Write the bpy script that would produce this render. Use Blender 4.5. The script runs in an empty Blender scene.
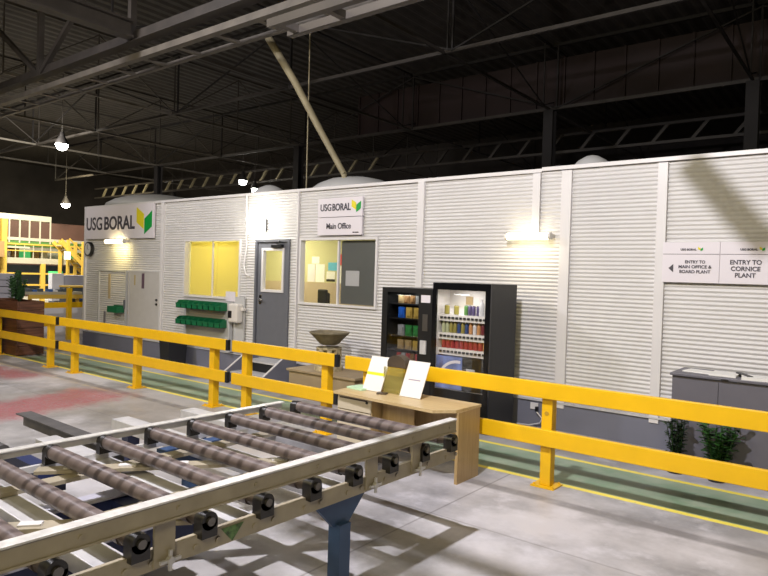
import bpy, bmesh, math, random
from mathutils import Vector, Matrix
random.seed(7)
S = bpy.context.scene
C = S.collection

# ---------------------------------------------------------------- camera
cam_d = bpy.data.cameras.new('camera')
cam = bpy.data.objects.new('camera', cam_d); C.objects.link(cam)
cam_d.sensor_width = 36.0
cam_d.lens = 641.67 / 768 * 36.0
cam_d.clip_start = 0.05; cam_d.clip_end = 300
rt, up, fw = Vector((0.7871, 0.6161, 0.0304)), Vector((-0.0359, -0.0035, 0.9993)), Vector((-0.6158, 0.7877, -0.0194))
m = Matrix((rt, up, -fw)).transposed().to_4x4(); m.translation = Vector((0, 0, 1.85))
cam.matrix_world = m
S.camera = cam

# ---------------------------------------------------------------- world, exposure, large lights
w = bpy.data.worlds.new('world'); S.world = w; w.use_nodes = True
w.node_tree.nodes['Background'].inputs[0].default_value = (0.8, 0.75, 0.6, 1)
w.node_tree.nodes['Background'].inputs[1].default_value = 0.02
vs = S.view_settings
vs.view_transform = 'Standard'; vs.look = 'None'; vs.gamma = 1.0; vs.exposure = -0.42; vs.use_curve_mapping = False

def lamp(name, kind, loc, power, color, size=0.3, target=None, spot=None, blend=0.3):
    d = bpy.data.lights.new(name, kind); o = bpy.data.objects.new(name, d); C.objects.link(o)
    o.location = loc; d.energy = power; d.color = color
    if kind == 'AREA': d.shape = 'DISK'; d.size = size
    else: d.shadow_soft_size = size
    if kind == 'SPOT': d.spot_size = spot or 2.4; d.spot_blend = blend
    t = Vector(target) if target else Vector((loc[0], loc[1], 0))
    o.rotation_euler = (t - Vector(loc)).to_track_quat('-Z', 'Y').to_euler()
    return o
COOL = (0.97, 0.94, 1.0); WARM = (1.0, 0.86, 0.50)
lamp('key_highbay', 'SPOT', (-2.3, 1.9, 5.4), 1950, COOL, 0.07, (-4.0, 5.8, 1.2), 2.75, 0.5)
lamp('left_wall_fill', 'SPOT', (-11.5, 0.8, 7.2), 2150, COOL, 0.3, (-11.5, 5.5, 1.0), 2.5, 0.6)  # added to keep the left wall bright, stands for no particular lamp
lamp('warm_fill', 'AREA', (2.5, -5.0, 7.0), 520, WARM, 3.0, (-3, 5, 1))  # added soft warm fill for the shadows, not a lamp of the hall
lamp('warm_fill', 'AREA', (-9.0, -6.0, 7.0), 520, WARM, 3.0, (-9, 5, 1))  # same added warm fill, farther left
lamp('machine_bay_lamp', 'AREA', (-24.5, 9.5, 6.6), 1500, (1.0, 0.96, 0.86), 1.5, (-28, 12, 1.0))
lamp('machine_bay_lamp', 'AREA', (-35.0, 17.0, 6.6), 1800, (1.0, 0.9, 0.6), 1.5, (-38, 18, 1.0))

# ---------------------------------------------------------------- materials
def nm(name):
    mt = bpy.data.materials.new(name); mt.use_nodes = True
    nt = mt.node_tree; return mt, nt, nt.nodes['Principled BSDF']
def mat(name, col, rough=0.6, metal=0.0, var=0.0, scale=8.0, emit=None, es=0.0, bump=0.0, alpha=None, trans=0.0):
    mt, nt, b = nm(name)
    b.inputs['Base Color'].default_value = (*col, 1); b.inputs['Roughness'].default_value = rough
    b.inputs['Metallic'].default_value = metal
    if emit: b.inputs['Emission Color'].default_value = (*emit, 1); b.inputs['Emission Strength'].default_value = es
    if trans: b.inputs['Transmission Weight'].default_value = trans
    if alpha is not None: b.inputs['Alpha'].default_value = alpha
    if var or bump:
        tc = nt.nodes.new('ShaderNodeTexCoord'); n = nt.nodes.new('ShaderNodeTexNoise')
        n.inputs['Scale'].default_value = scale; n.inputs['Detail'].default_value = 6
        nt.links.new(tc.outputs['Object'], n.inputs['Vector'])
        if var:
            r = nt.nodes.new('ShaderNodeMapRange'); r.inputs['From Min'].default_value = .3; r.inputs['From Max'].default_value = .7
            r.inputs['To Min'].default_value = 1 - var; r.inputs['To Max'].default_value = 1 + var * .5
            nt.links.new(n.outputs['Fac'], r.inputs['Value'])
            x = nt.nodes.new('ShaderNodeVectorMath'); x.operation = 'SCALE'; x.inputs[0].default_value = col
            nt.links.new(r.outputs[0], x.inputs['Scale']); nt.links.new(x.outputs[0], b.inputs['Base Color'])
        if bump:
            bp = nt.nodes.new('ShaderNodeBump'); bp.inputs['Strength'].default_value = bump; bp.inputs['Distance'].default_value = .01
            nt.links.new(n.outputs['Fac'], bp.inputs['Height']); nt.links.new(bp.outputs[0], b.inputs['Normal'])
    return mt
M = {}
def D(k, *a, **kw): M[k] = mat(k, *a, **kw)
D('cladding', (0.58, 0.565, 0.555), .42, var=.06, scale=1.2)
D('white_trim', (0.66, 0.64, 0.64), .4, var=.04, scale=3)
D('sign_white', (0.70, 0.66, 0.70), .35)
D('letter_grey', (0.055, 0.05, 0.06), .5)
D('letter_dark', (0.06, 0.055, 0.07), .5)
D('logo_yellow', (0.70, 0.60, 0.02), .5)
D('logo_green', (0.005, 0.30, 0.045), .5)
D('dado_grey', (0.16, 0.165, 0.21), .5, var=.12, scale=2)
D('door_grey', (0.13, 0.135, 0.155), .45, var=.05)
D('cupboard_door', (0.50, 0.48, 0.46), .5, var=.04)
D('board_grey', (0.105, 0.11, 0.10), .6, var=.1, scale=3)
D('yellow', (0.80, 0.47, 0.005), .38, var=.07, scale=4)
D('yellow_far', (0.72, 0.46, 0.07), .5)
D('black', (0.008, 0.008, 0.009), .4)
D('black_gloss', (0.006, 0.006, 0.007), .15)
D('black_side', (0.014, 0.014, 0.015), .5)
D('panel_black', (0.018, 0.018, 0.02), .3)
D('beige_steel', (0.36, 0.315, 0.235), .45, var=.14, scale=9)
D('bright_edge', (0.72, 0.70, 0.67), .35, metal=.25, var=.2, scale=20)
D('bearing_black', (0.016, 0.014, 0.013), .35)
D('axle_steel', (0.16, 0.15, 0.14), .35, metal=.8)
D('blue_steel', (0.035, 0.075, 0.17), .5, var=.2, scale=6)
D('navy_steel', (0.02, 0.03, 0.10), .5, var=.2, scale=6)
D('galvanised', (0.60, 0.59, 0.60), .4, metal=.2, var=.18, scale=8)
D('dark_rubber', (0.085, 0.08, 0.08), .6, var=.3)
D('cabinet_grey', (0.125, 0.12, 0.145), .45, var=.04)
D('paper', (0.78, 0.77, 0.74), .7)
D('paper_green', (0.50, 0.72, 0.50), .7)
D('paper_yellow', (0.85, 0.82, 0.02), .7)
D('ink', (0.35, 0.30, 0.38), .7)
D('acrylic_olive', (0.45, 0.38, 0.10), .15, alpha=.32)
D('brown_dark', (0.075, 0.052, 0.032), .5, var=.3)
D('chrome', (0.7, 0.7, 0.7), .2, metal=1)
D('bin_green', (0.006, 0.13, 0.05), .4)
D('plastic_white', (0.66, 0.62, 0.58), .4)
D('backboard', (0.47, 0.47, 0.47), .5)
D('bin_black', (0.012, 0.012, 0.014), .5)
D('planter_pot', (0.02, 0.02, 0.022), .5)
D('leaf', (0.03, 0.10, 0.018), .4, var=.4, scale=20)
D('leaf_dark', (0.016, 0.045, 0.013), .4, var=.4, scale=20)
D('leaf_jade', (0.09, 0.20, 0.08), .4, var=.3, scale=20)
D('soil', (0.03, 0.02, 0.012), .9, var=.3)
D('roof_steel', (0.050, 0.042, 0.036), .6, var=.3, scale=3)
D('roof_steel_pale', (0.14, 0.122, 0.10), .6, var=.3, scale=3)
D('roof_steel_shaded', (0.014, 0.011, 0.011), .7, var=.3, scale=3)  # same roof steel with the shade of the dim bays in its colour
D('pole_cream', (0.27, 0.23, 0.14), .6, var=.2, scale=4)
D('maroon', (0.020, 0.008, 0.008), .7, var=.2, scale=1)
D('maroon_far', (0.055, 0.022, 0.017), .7, var=.2, scale=1)
D('dark_wall', (0.035, 0.028, 0.026), .8, var=.3, scale=1)
D('cream_far', (0.52, 0.47, 0.33), .5, var=.1, scale=1)
D('green_far', (0.10, 0.22, 0.05), .5)
D('board_lilac', (0.45, 0.44, 0.50), .5, var=.1, scale=2)
D('white_far', (0.75, 0.73, 0.76), .5)
D('blue_far', (0.05, 0.14, 0.42), .5)
D('slate_far', (0.10, 0.12, 0.14), .5)
D('crate_brown', (0.38, 0.22, 0.08), .7, var=.2, scale=2)
D('office_wall', (0.52, 0.50, 0.28), .7)
D('office_lower', (0.46, 0.37, 0.27), .7)
D('office_floor', (0.12, 0.10, 0.08), .8)
D('chair_black', (0.02, 0.02, 0.022), .5)
D('red', (0.6, 0.03, 0.02), .5)
D('sky_blue', (0.12, 0.45, 0.65), .5)
D('stone', (0.20, 0.165, 0.105), .75, var=.25, scale=14, bump=.3)
D('stone_carved', (0.48, 0.40, 0.24), .8, var=.5, scale=18, bump=.6)
D('box_brown', (0.33, 0.25, 0.15), .6, var=.12, scale=5)
D('vend_white', (0.72, 0.69, 0.66), .4)
D('clock_face', (0.62, 0.62, 0.60), .4)
D('tube', (1, .93, .75), .4, emit=(1.0, 0.90, 0.60), es=6)
D('flood', (1, .95, .85), .4, emit=(1.0, 0.96, 0.86), es=28)
D('highbay', (1, 1, 1), .4, emit=(1.0, 0.98, 0.9), es=40)
D('lit_panel', (1, .9, .5), .4, emit=(1.0, 0.9, 0.45), es=3)
D('lit_green', (.1, .6, .2), .4, emit=(0.1, 0.7, 0.2), es=.6)

def blind_mat():
    mt, nt, b = nm('yellow_blind')
    out = nt.nodes['Material Output']
    d = nt.nodes.new('ShaderNodeBsdfDiffuse'); t = nt.nodes.new('ShaderNodeBsdfTranslucent'); mx = nt.nodes.new('ShaderNodeMixShader')
    for n in (d, t): n.inputs['Color'].default_value = (0.85, 0.77, 0.30, 1)
    mx.inputs[0].default_value = .6
    nt.links.new(d.outputs[0], mx.inputs[1]); nt.links.new(t.outputs[0], mx.inputs[2]); nt.links.new(mx.outputs[0], out.inputs[0])
    return mt
M['blind'] = blind_mat()
def glass_mat(name, col=(1, 1, 1), fac=.07):
    mt, nt, b = nm(name); out = nt.nodes['Material Output']
    g = nt.nodes.new('ShaderNodeBsdfGlossy'); g.inputs['Roughness'].default_value = .03
    t = nt.nodes.new('ShaderNodeBsdfTransparent'); t.inputs[0].default_value = (*col, 1)
    mx = nt.nodes.new('ShaderNodeMixShader'); mx.inputs[0].default_value = fac
    nt.links.new(t.outputs[0], mx.inputs[1]); nt.links.new(g.outputs[0], mx.inputs[2]); nt.links.new(mx.outputs[0], out.inputs[0])
    return mt
M['glass'] = glass_mat('glass'); M['glass_dark'] = glass_mat('glass_dark', (.85, .85, .85), .05)

class G:
    """tiny node-graph helper"""
    def __init__(s, nt): s.nt = nt
    def v(s, x, sock):
        if isinstance(x, (int, float)): sock.default_value = x
        elif isinstance(x, tuple): sock.default_value = x if len(x) == len(sock.default_value) else (*x, 1)
        else: s.nt.links.new(x, sock)
    def m(s, op, a, b=None, c=None):
        n = s.nt.nodes.new('ShaderNodeMath'); n.operation = op
        for i, x in enumerate((a, b, c)):
            if x is not None: s.v(x, n.inputs[i])
        return n.outputs[0]
    def noise(s, vec, scale, detail=5, rough=.55):
        n = s.nt.nodes.new('ShaderNodeTexNoise'); n.inputs['Scale'].default_value = scale
        n.inputs['Detail'].default_value = detail; n.inputs['Roughness'].default_value = rough
        s.nt.links.new(vec, n.inputs['Vector']); return n.outputs['Fac']
    def mr(s, x, a, b, c=0., d=1.):
        n = s.nt.nodes.new('ShaderNodeMapRange'); s.v(x, n.inputs['Value'])
        for k, q in zip(('From Min', 'From Max', 'To Min', 'To Max'), (a, b, c, d)): n.inputs[k].default_value = q
        return n.outputs[0]
    def mix(s, f, a, b):
        n = s.nt.nodes.new('ShaderNodeMix'); n.data_type = 'RGBA'
        s.v(f, n.inputs[0]); s.v(a, n.inputs[6]); s.v(b, n.inputs[7]); return n.outputs[2]
    def band(s, x, lo, hi, soft=.015):
        return s.m('MULTIPLY', s.mr(x, lo - soft, lo + soft), s.mr(x, hi - soft, hi + soft, 1., 0.))

def floor_mat():
    mt, nt, b = nm('painted_concrete_floor'); g = G(nt)
    tc = nt.nodes.new('ShaderNodeTexCoord'); P = tc.outputs['Object']
    sp = nt.nodes.new('ShaderNodeSeparateXYZ'); nt.links.new(P, sp.inputs[0]); X, Y = sp.outputs[0], sp.outputs[1]
    n1 = g.noise(P, .8, 8, .6); n2 = g.noise(P, 3.5, 8, .65); n3 = g.noise(P, 22, 6, .7); n4 = g.noise(P, .35, 3)
    col = g.mix(g.mr(n1, .38, .60), (0.235, 0.23, 0.235), (0.56, 0.54, 0.555))
    col = g.mix(g.mr(n2, .52, .68, 0, .55), col, (0.66, 0.64, 0.67))
    col = g.mix(g.mr(n4, .48, .56, 0, .5), col, (0.27, 0.25, 0.22))
    # worn strip in front of the barrier
    col = g.mix(g.m('MULTIPLY', g.band(Y, 5.05, 5.18, .02), g.mr(n2, .3, .6, .35, .75)), col, (0.15, 0.14, 0.14))
    # cream line at the left
    f = g.m('MULTIPLY', g.band(Y, 4.98, 5.05, .01), g.m('MULTIPLY', g.mr(X, -8.2, -8.9), g.mr(n2, .4, .55)))
    col = g.mix(g.m('MULTIPLY', f, .8), col, (0.50, 0.42, 0.28))
    # concrete joints
    jx = g.m('ABSOLUTE', g.m('SUBTRACT', g.m('FRACT', g.m('DIVIDE', g.m('ADD', X, 2.75), 3.0)), .5))
    col = g.mix(g.mr(jx, .4955, .499, 0, .6), col, (0.14, 0.13, 0.13))
    jy = g.m('ABSOLUTE', g.m('SUBTRACT', g.m('FRACT', g.m('DIVIDE', g.m('ADD', Y, -4.2), 4.0)), .5))
    col = g.mix(g.mr(jy, .4965, .499, 0, .35), col, (0.14, 0.13, 0.13))
    # red worn paint blotches
    def blotch(x0, y0, x1, y1, wdt, col):
        dx, dy = x1 - x0, y1 - y0; L = math.hypot(dx, dy); dx /= L; dy /= L
        u = g.m('ADD', g.m('MULTIPLY', g.m('SUBTRACT', X, x0), dx), g.m('MULTIPLY', g.m('SUBTRACT', Y, y0), dy))
        vv = g.m('ADD', g.m('MULTIPLY', g.m('SUBTRACT', X, x0), -dy), g.m('MULTIPLY', g.m('SUBTRACT', Y, y0), dx))
        vv = g.m('ADD', vv, g.m('MULTIPLY', g.m('SUBTRACT', n2, .5), .9))
        f = g.m('MULTIPLY', g.band(u, 0, L, .22), g.band(vv, -wdt, wdt, .16))
        f = g.m('MULTIPLY', f, g.mr(n3, .36, .56, .35, .95))
        return g.mix(f, col, (0.42, 0.13, 0.15))
    col = blotch(-8.6, 3.0, -9.05, 5.0, .52, col)
    col = blotch(-12.7, 4.55, -11.0, 4.72, .30, col)
    # green walkway
    wear = g.mr(n2, .42, .66, 0., .55)
    gr = g.mix(g.mr(n1, .35, .65), (0.17, 0.27, 0.17), (0.30, 0.38, 0.27))
    gr = g.mix(wear, gr, (0.44, 0.46, 0.37))
    gr = g.mix(g.mr(n3, .62, .72, 0, .6), gr, (0.07, 0.30, 0.14))
    inx = g.mr(X, -13.55, -13.5)
    col = g.mix(g.m('MULTIPLY', g.band(Y, 5.60, 6.45, .02), inx), col, gr)
    ywear = g.mr(n3, .30, .46, .45, 1.)
    yl = g.m('ADD', g.band(Y, 5.555, 5.625, .006), g.band(Y, 6.43, 6.50, .006))
    col = g.mix(g.m('MULTIPLY', g.m('MULTIPLY', yl, ywear), g.mr(X, -16.55, -16.5)), col, (0.88, 0.74, 0.10))
    # spots
    col = g.mix(g.mr(n3, .70, .76, 0, .5), col, (0.12, 0.11, 0.11))
    nt.links.new(col, b.inputs['Base Color'])
    nt.links.new(g.mr(n2, .3, .7, .32, .62), b.inputs['Roughness'])
    bp = nt.nodes.new('ShaderNodeBump'); bp.inputs['Strength'].default_value = .08; bp.inputs['Distance'].default_value = .01
    nt.links.new(n3, bp.inputs['Height']); nt.links.new(bp.outputs[0], b.inputs['Normal'])
    return mt
M['floor'] = floor_mat()

def roller_mat():
    mt, nt, b = nm('spiral_worn_roller'); g = G(nt)
    tc = nt.nodes.new('ShaderNodeTexCoord'); P = tc.outputs['Object']; oi = nt.nodes.new('ShaderNodeObjectInfo')
    sp = nt.nodes.new('ShaderNodeSeparateXYZ'); nt.links.new(P, sp.inputs[0])
    a = g.m('ARCTAN2', sp.outputs[2], sp.outputs[1])
    ph = g.m('ADD', g.m('ADD', g.m('MULTIPLY', sp.outputs[0], 2 * math.pi / .12), a), g.m('MULTIPLY', oi.outputs['Random'], 6))
    n = g.noise(P, 9, 5)
    s = g.m('SINE', g.m('ADD', ph, g.m('MULTIPLY', n, 1.3)))
    amp = g.mr(g.noise(P, 2.2, 2), .35, .6, .25, 1.)
    col = g.mix(g.m('MULTIPLY', g.mr(s, .0, .8), amp), (0.150, 0.118, 0.113), (0.036, 0.024, 0.022))
    col = g.mix(g.mr(n, .55, .75, 0, .5), col, (0.30, 0.24, 0.22))
    nt.links.new(col, b.inputs['Base Color']); b.inputs['Roughness'].default_value = .42
    return mt
M['roller'] = roller_mat()
def wood_mat(name, c1, c2, axis=0, scale=3.):
    mt, nt, b = nm(name); g = G(nt)
    tc = nt.nodes.new('ShaderNodeTexCoord'); mp = nt.nodes.new('ShaderNodeMapping'); nt.links.new(tc.outputs['Object'], mp.inputs[0])
    sc = [12.] * 3; sc[axis] = 1.; mp.inputs['Scale'].default_value = sc
    n = g.noise(mp.outputs[0], scale, 6, .6)
    nt.links.new(g.mix(g.mr(n, .35, .65), c1, c2), b.inputs['Base Color']); b.inputs['Roughness'].default_value = .4
    return mt
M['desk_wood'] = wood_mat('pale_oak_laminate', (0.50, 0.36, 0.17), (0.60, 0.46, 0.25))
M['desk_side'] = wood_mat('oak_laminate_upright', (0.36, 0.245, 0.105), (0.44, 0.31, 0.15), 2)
M['drawer_cream'] = mat('drawer_cream', (0.55, 0.48, 0.36), .45)
def plank_mat():
    mt, nt, b = nm('stained_timber_boards'); g = G(nt)
    tc = nt.nodes.new('ShaderNodeTexCoord'); mp = nt.nodes.new('ShaderNodeMapping'); nt.links.new(tc.outputs['Object'], mp.inputs[0])
    mp.inputs['Scale'].default_value = (1, 1, 12)
    n = g.noise(mp.outputs[0], 2.5, 6)
    nt.links.new(g.mix(g.mr(n, .3, .7), (0.07, 0.026, 0.014), (0.20, 0.08, 0.045)), b.inputs['Base Color']); b.inputs['Roughness'].default_value = .5
    return mt
M['planks'] = plank_mat()

# ---------------------------------------------------------------- mesh helpers
LOC = {}
class MB:
    def __init__(s): s.bm = bmesh.new()
    def box(s, x0, x1, y0, y1, z0, z1, bev=0.0, rot=None, piv=None):
        t = bmesh.new(); bmesh.ops.create_cube(t, size=1)
        for v in t.verts: v.co = Vector(((x0 + x1) / 2 + v.co.x * (x1 - x0), (y0 + y1) / 2 + v.co.y * (y1 - y0), (z0 + z1) / 2 + v.co.z * (z1 - z0)))
        if bev: bmesh.ops.bevel(t, geom=t.edges[:], offset=bev, segments=2, affect='EDGES', profile=.5)
        if rot: bmesh.ops.rotate(t, verts=t.verts, cent=piv or ((x0 + x1) / 2, (y0 + y1) / 2, (z0 + z1) / 2), matrix=rot)
        return s.add(t)
    def add(s, t):
        me = bpy.data.meshes.new('t'); t.to_mesh(me); t.free(); s.bm.from_mesh(me); bpy.data.meshes.remove(me); return s
    def bar(s, a, b, w, h, bev=0.0):
        """rectangular bar from a to b, w wide sideways and h high"""
        a, b = Vector(a), Vector(b); d = b - a; L = d.length; d.normalize()
        u = Vector((0, 0, 1)) if abs(d.z) < .95 else Vector((0, 1, 0))
        sd = d.cross(u).normalized(); u2 = sd.cross(d)
        t = bmesh.new(); bmesh.ops.create_cube(t, size=1)
        for v in t.verts: v.co = (a + b) / 2 + d * v.co.x * L + sd * v.co.y * w + u2 * v.co.z * h
        bmesh.ops.recalc_face_normals(t, faces=t.faces)
        if bev: bmesh.ops.bevel(t, geom=t.edges[:], offset=bev, segments=2, affect='EDGES', profile=.5)
        return s.add(t)
    def angle(s, a, b, w, th=.012):
        """L-section bar"""
        a, b = Vector(a), Vector(b)
        s.bar(a, b, w, th); return s.bar(a + Vector((0, 0, w / 2)), b + Vector((0, 0, w / 2)), th, w)
    def cyl(s, a, b, r, r2=None, n=20, caps=True):
        a, b = Vector(a), Vector(b); d = b - a
        t = bmesh.new(); bmesh.ops.create_cone(t, cap_ends=caps, segments=n, radius1=r, radius2=r if r2 is None else r2, depth=d.length)
        q = d.to_track_quat('Z', 'Y').to_matrix()
        for v in t.verts: v.co = q @ v.co + (a + b) / 2
        return s.add(t)
    def lathe(s, c, prof, n=28):
        c = Vector(c); rings = []
        for r, z in prof:
            rings.append([s.bm.verts.new(c + Vector((r * math.cos(2 * math.pi * k / n), r * math.sin(2 * math.pi * k / n), z))) for k in range(n)])
        for i in range(len(rings) - 1):
            for k in range(n):
                s.bm.faces.new((rings[i][k], rings[i][(k + 1) % n], rings[i + 1][(k + 1) % n], rings[i + 1][k]))
        s.bm.faces.new(rings[0][::-1]); s.bm.faces.new(rings[-1]); return s
    def prism(s, pts, axis, a, b):
        """polygon pts (2D in the other two axes) extruded along axis from a to b"""
        def P(p, t):
            if axis == 0: return (t, p[0], p[1])
            if axis == 1: return (p[0], t, p[1])
            return (p[0], p[1], t)
        A = [s.bm.verts.new(P(p, a)) for p in pts]; B = [s.bm.verts.new(P(p, b)) for p in pts]; n = len(pts)
        fs = [s.bm.faces.new(A), s.bm.faces.new(B[::-1])]
        for k in range(n): fs.append(s.bm.faces.new((A[k], B[k], B[(k + 1) % n], A[(k + 1) % n])))
        bmesh.ops.recalc_face_normals(s.bm, faces=fs); return s
    def ball(s, c, r, sc=(1, 1, 1), sub=3):
        t = bmesh.new(); bmesh.ops.create_icosphere(t, subdivisions=sub, radius=r)
        for v in t.verts: v.co = Vector((v.co.x * sc[0], v.co.y * sc[1], v.co.z * sc[2])) + Vector(c)
        return s.add(t)
    def leaf(s, base, d, L, wd, bend=.3, side=None):
        d = Vector(d).normalized(); sd = d.cross(Vector((0, 0, 1)))
        if sd.length < .05: sd = Vector((1, 0, 0))
        sd.normalize(); nrm = sd.cross(d).normalized(); base = Vector(base); rows = []
        for t, ww in ((0, .12), (.3, .8), (.6, 1.), (.85, .6), (1, .04)):
            c = base + d * L * t - Vector((0, 0, 1)) * bend * L * t * t
            rows.append([s.bm.verts.new(c - sd * wd * ww / 2 + nrm * wd * .12), s.bm.verts.new(c), s.bm.verts.new(c + sd * wd * ww / 2 + nrm * wd * .12)])
        for i in range(4):
            for k in range(2): s.bm.faces.new((rows[i][k], rows[i][k + 1], rows[i + 1][k + 1], rows[i + 1][k]))
        return s
    def build(s, name, material, parent=None, smooth=False, origin=None):
        off = Vector((0, 0, 0))
        if parent is not None: off = Vector(LOC[parent.name])
        elif origin is not None: off = Vector(origin)
        else:
            vs_ = [v.co for v in s.bm.verts]
            off = Vector((sum(v.x for v in vs_) / len(vs_), sum(v.y for v in vs_) / len(vs_), min(v.z for v in vs_)))
        for v in s.bm.verts: v.co -= off
        me = bpy.data.meshes.new(name); s.bm.to_mesh(me); s.bm.free()
        me.materials.append(M[material] if isinstance(material, str) else material)
        if smooth:
            for p in me.polygons: p.use_smooth = True
            if smooth == 'auto': me.set_sharp_from_angle(angle=math.radians(35))
        o = bpy.data.objects.new(name, me); C.objects.link(o)
        if parent is not None: o.parent = parent
        else: o.location = off
        LOC[o.name] = tuple(off)
        return o
def B(*a, **k): return MB().box(*a, **k)
def tag(o, label, cat, group=None, kind=None):
    if label: o['label'] = label
    if cat: o['category'] = cat
    if group: o['group'] = group
    if kind: o['kind'] = kind
    return o
def thing(name, label, cat, loc, group=None):
    o = bpy.data.objects.new(name, None); C.objects.link(o); o.location = loc; o.empty_display_size = .1
    LOC[o.name] = tuple(loc); return tag(o, label, cat, group)
def struct(o): o['kind'] = 'structure'; return o
def copy_tree(o, parent=None):
    c = o.copy(); C.objects.link(c)
    if parent is not None: c.parent = parent
    LOC[c.name] = LOC.get(o.name, (0, 0, 0))
    for ch in list(o.children): copy_tree(ch, c)
    return c
def put(src, loc, label, group=None, rz=0):
    c = copy_tree(src); c.location = loc; c.rotation_euler = (0, 0, rz); LOC[c.name] = tuple(loc); c['label'] = label
    if group: c['group'] = group
    return c
def text_bm(txt, x, y, z, h, width=None, bold=0.0, shear=0.0, align='LEFT'):
    """upright text in a plane facing -Y, baseline at z, left edge at x; returns an MB"""
    cu = bpy.data.curves.new('txt', 'FONT'); cu.body = txt; cu.size = 1.0; cu.extrude = .004; cu.offset = bold; cu.align_x = 'LEFT'
    ob = bpy.data.objects.new('txt', cu); C.objects.link(ob)
    dg = bpy.context.evaluated_depsgraph_get(); me = bpy.data.meshes.new_from_object(ob.evaluated_get(dg))
    xs = [v.co.x for v in me.vertices]; ys = [v.co.y for v in me.vertices]; mn, mx = min(xs), max(xs); hh = max(ys)
    sy = h / hh; sx = (width / (mx - mn)) if width else sy
    ox = x if align == 'LEFT' else x - (mx - mn) * sx / 2
    for v in me.vertices:
        v.co = Vector((ox + (v.co.x - mn) * sx, y - v.co.z * 1.0, z + v.co.y * sy))
    mb = MB(); mb.bm.from_mesh(me); bmesh.ops.recalc_face_normals(mb.bm, faces=mb.bm.faces)
    bpy.data.objects.remove(ob); bpy.data.curves.remove(cu); bpy.data.meshes.remove(me); return mb
def logo(parent, x, y, z, wd, hh):
    """open yellow and green parallelograms; lower left corner x,z"""
    h2 = wd / 2 - wd * .02
    MB().prism([(x, z + hh * .45), (x + h2, z + hh * .18), (x + h2, z + hh * .74), (x, z + hh)], 1, y - .004, y).build('logo_mark', 'logo_yellow', parent)['label'] = 'yellow half of the logo'
    MB().prism([(x + wd - h2, z), (x + wd, z + hh * .27), (x + wd, z + hh * .85), (x + wd - h2, z + hh * .56)], 1, y - .004, y).build('logo_mark', 'logo_green', parent)['label'] = 'green half of the logo'

# ================================================================ SETTING
W = 7.62
o = B(-50, 14, -12, 30, -.2, 0).build('floor', 'floor', origin=(0, 0, 0)); struct(o)
# corrugated front of the site office
OPEN = [(-10.99, -9.28, 1.32, 2.44), (-8.84, -8.01, .35, 2.40), (-7.75, -6.08, 1.33, 2.43)]
def corrugate(mb, x0, x1, z0, z1, y=W, pitch=.0484, dep=.014, ph=0.0):
    n = int(round((z1 - z0) / (pitch / 6))); prev = None
    for i in range(n + 1):
        z = z0 + (z1 - z0) * i / n
        t = ((z + ph) / pitch) % 1.0
        q = 0.5 - 0.5 * math.cos(2 * math.pi * t); q = q ** 0.7
        yy = y - dep * q
        cur = (mb.bm.verts.new((x0, yy, z)), mb.bm.verts.new((x1, yy, z)))
        if prev: mb.bm.faces.new((prev[0], prev[1], cur[1], cur[0]))
        prev = cur
mb = MB(); TOP = 3.22
seams = [-14.95, -11.80, -9.11, -7.80, -5.30, -3.13, -2.02, 2.2]
for a, b in zip(seams[:-1], seams[1:]):
    cuts = sorted({a, b} | {c for op in OPEN for c in op[:2] if a < c < b})
    for c0, c1 in zip(cuts[:-1], cuts[1:]):
        mid = (c0 + c1) / 2; z = .35
        ph = (a * 7.3) % .07
        for op in OPEN:
            if op[0] < mid < op[1]:
                if op[2] > z: corrugate(mb, c0, c1, z, op[2], ph=ph)
                z = op[3]
        corrugate(mb, c0, c1, z, TOP, ph=ph)
bmesh.ops.remove_doubles(mb.bm, verts=mb.bm.verts, dist=1e-5)
struct(mb.build('wall_back', 'cladding', smooth=True, origin=(0, 0, 0)))
# lining behind the cladding, side walls, roof of the office
mb = MB()
cuts = [-14.93] + [c for op in OPEN for c in op[:2]] + [2.2]
for i in range(len(cuts) - 1):
    c0, c1 = cuts[i], cuts[i + 1]; hit = [op for op in OPEN if abs(op[0] - c0) < 1e-6 and abs(op[1] - c1) < 1e-6]
    if hit:
        op = hit[0]; mb.box(c0, c1, W + .002, W + .07, 0, op[2]); mb.box(c0, c1, W + .002, W + .07, op[3], 3.18)
    else: mb.box(c0, c1, W + .002, W + .07, 0, 3.18)
struct(mb.build('wall_office_lining', 'office_wall', origin=(0, 0, 0)))
struct(B(-14.95, -14.89, W + .07, 11.6, 0, 3.2).build('wall_office_left', 'cladding', origin=(0, 0, 0)))
struct(B(-15.0, 2.2, 11.5, 11.6, 0, 3.2).build('wall_office_rear', 'office_wall', origin=(0, 0, 0)))
struct(B(-15.0, 2.2, W + .08, 11.48, 3.10, 3.17).build('ceiling_office_roof', 'cladding', origin=(0, 0, 0)))
struct(B(-14.95, 2.2, W - .035, W + .0, 0, .33).build('baseboard_back', 'dado_grey', origin=(0, 0, 0)))
struct(B(-14.95, 2.2, W - .06, W - .0, .33, .352).build('trim_1', 'galvanised', origin=(0, 0, 0)))
struct(B(-14.97, -3.46, W - .045, W + .09, TOP - .01, TOP + .035).build('trim_2', 'white_trim', origin=(0, 0, 0)))
struct(B(-3.46, 2.2, W - .045, W + .09, TOP + .005, TOP + .05).build('trim_3', 'white_trim', origin=(0, 0, 0)))
k = 4
for x, wd in ((-14.92, .07), (-11.76, .08), (-7.80, .03), (-5.30, .11), (-3.13, .13), (-2.01, .105)):
    zb = .28 if wd > .1 else .352
    struct(B(x - wd / 2, x + wd / 2, W - .05, W - .005, zb, TOP - .01, bev=.004).build('trim_%d' % k, 'white_trim', origin=(0, 0, 0))); k += 1
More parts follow.
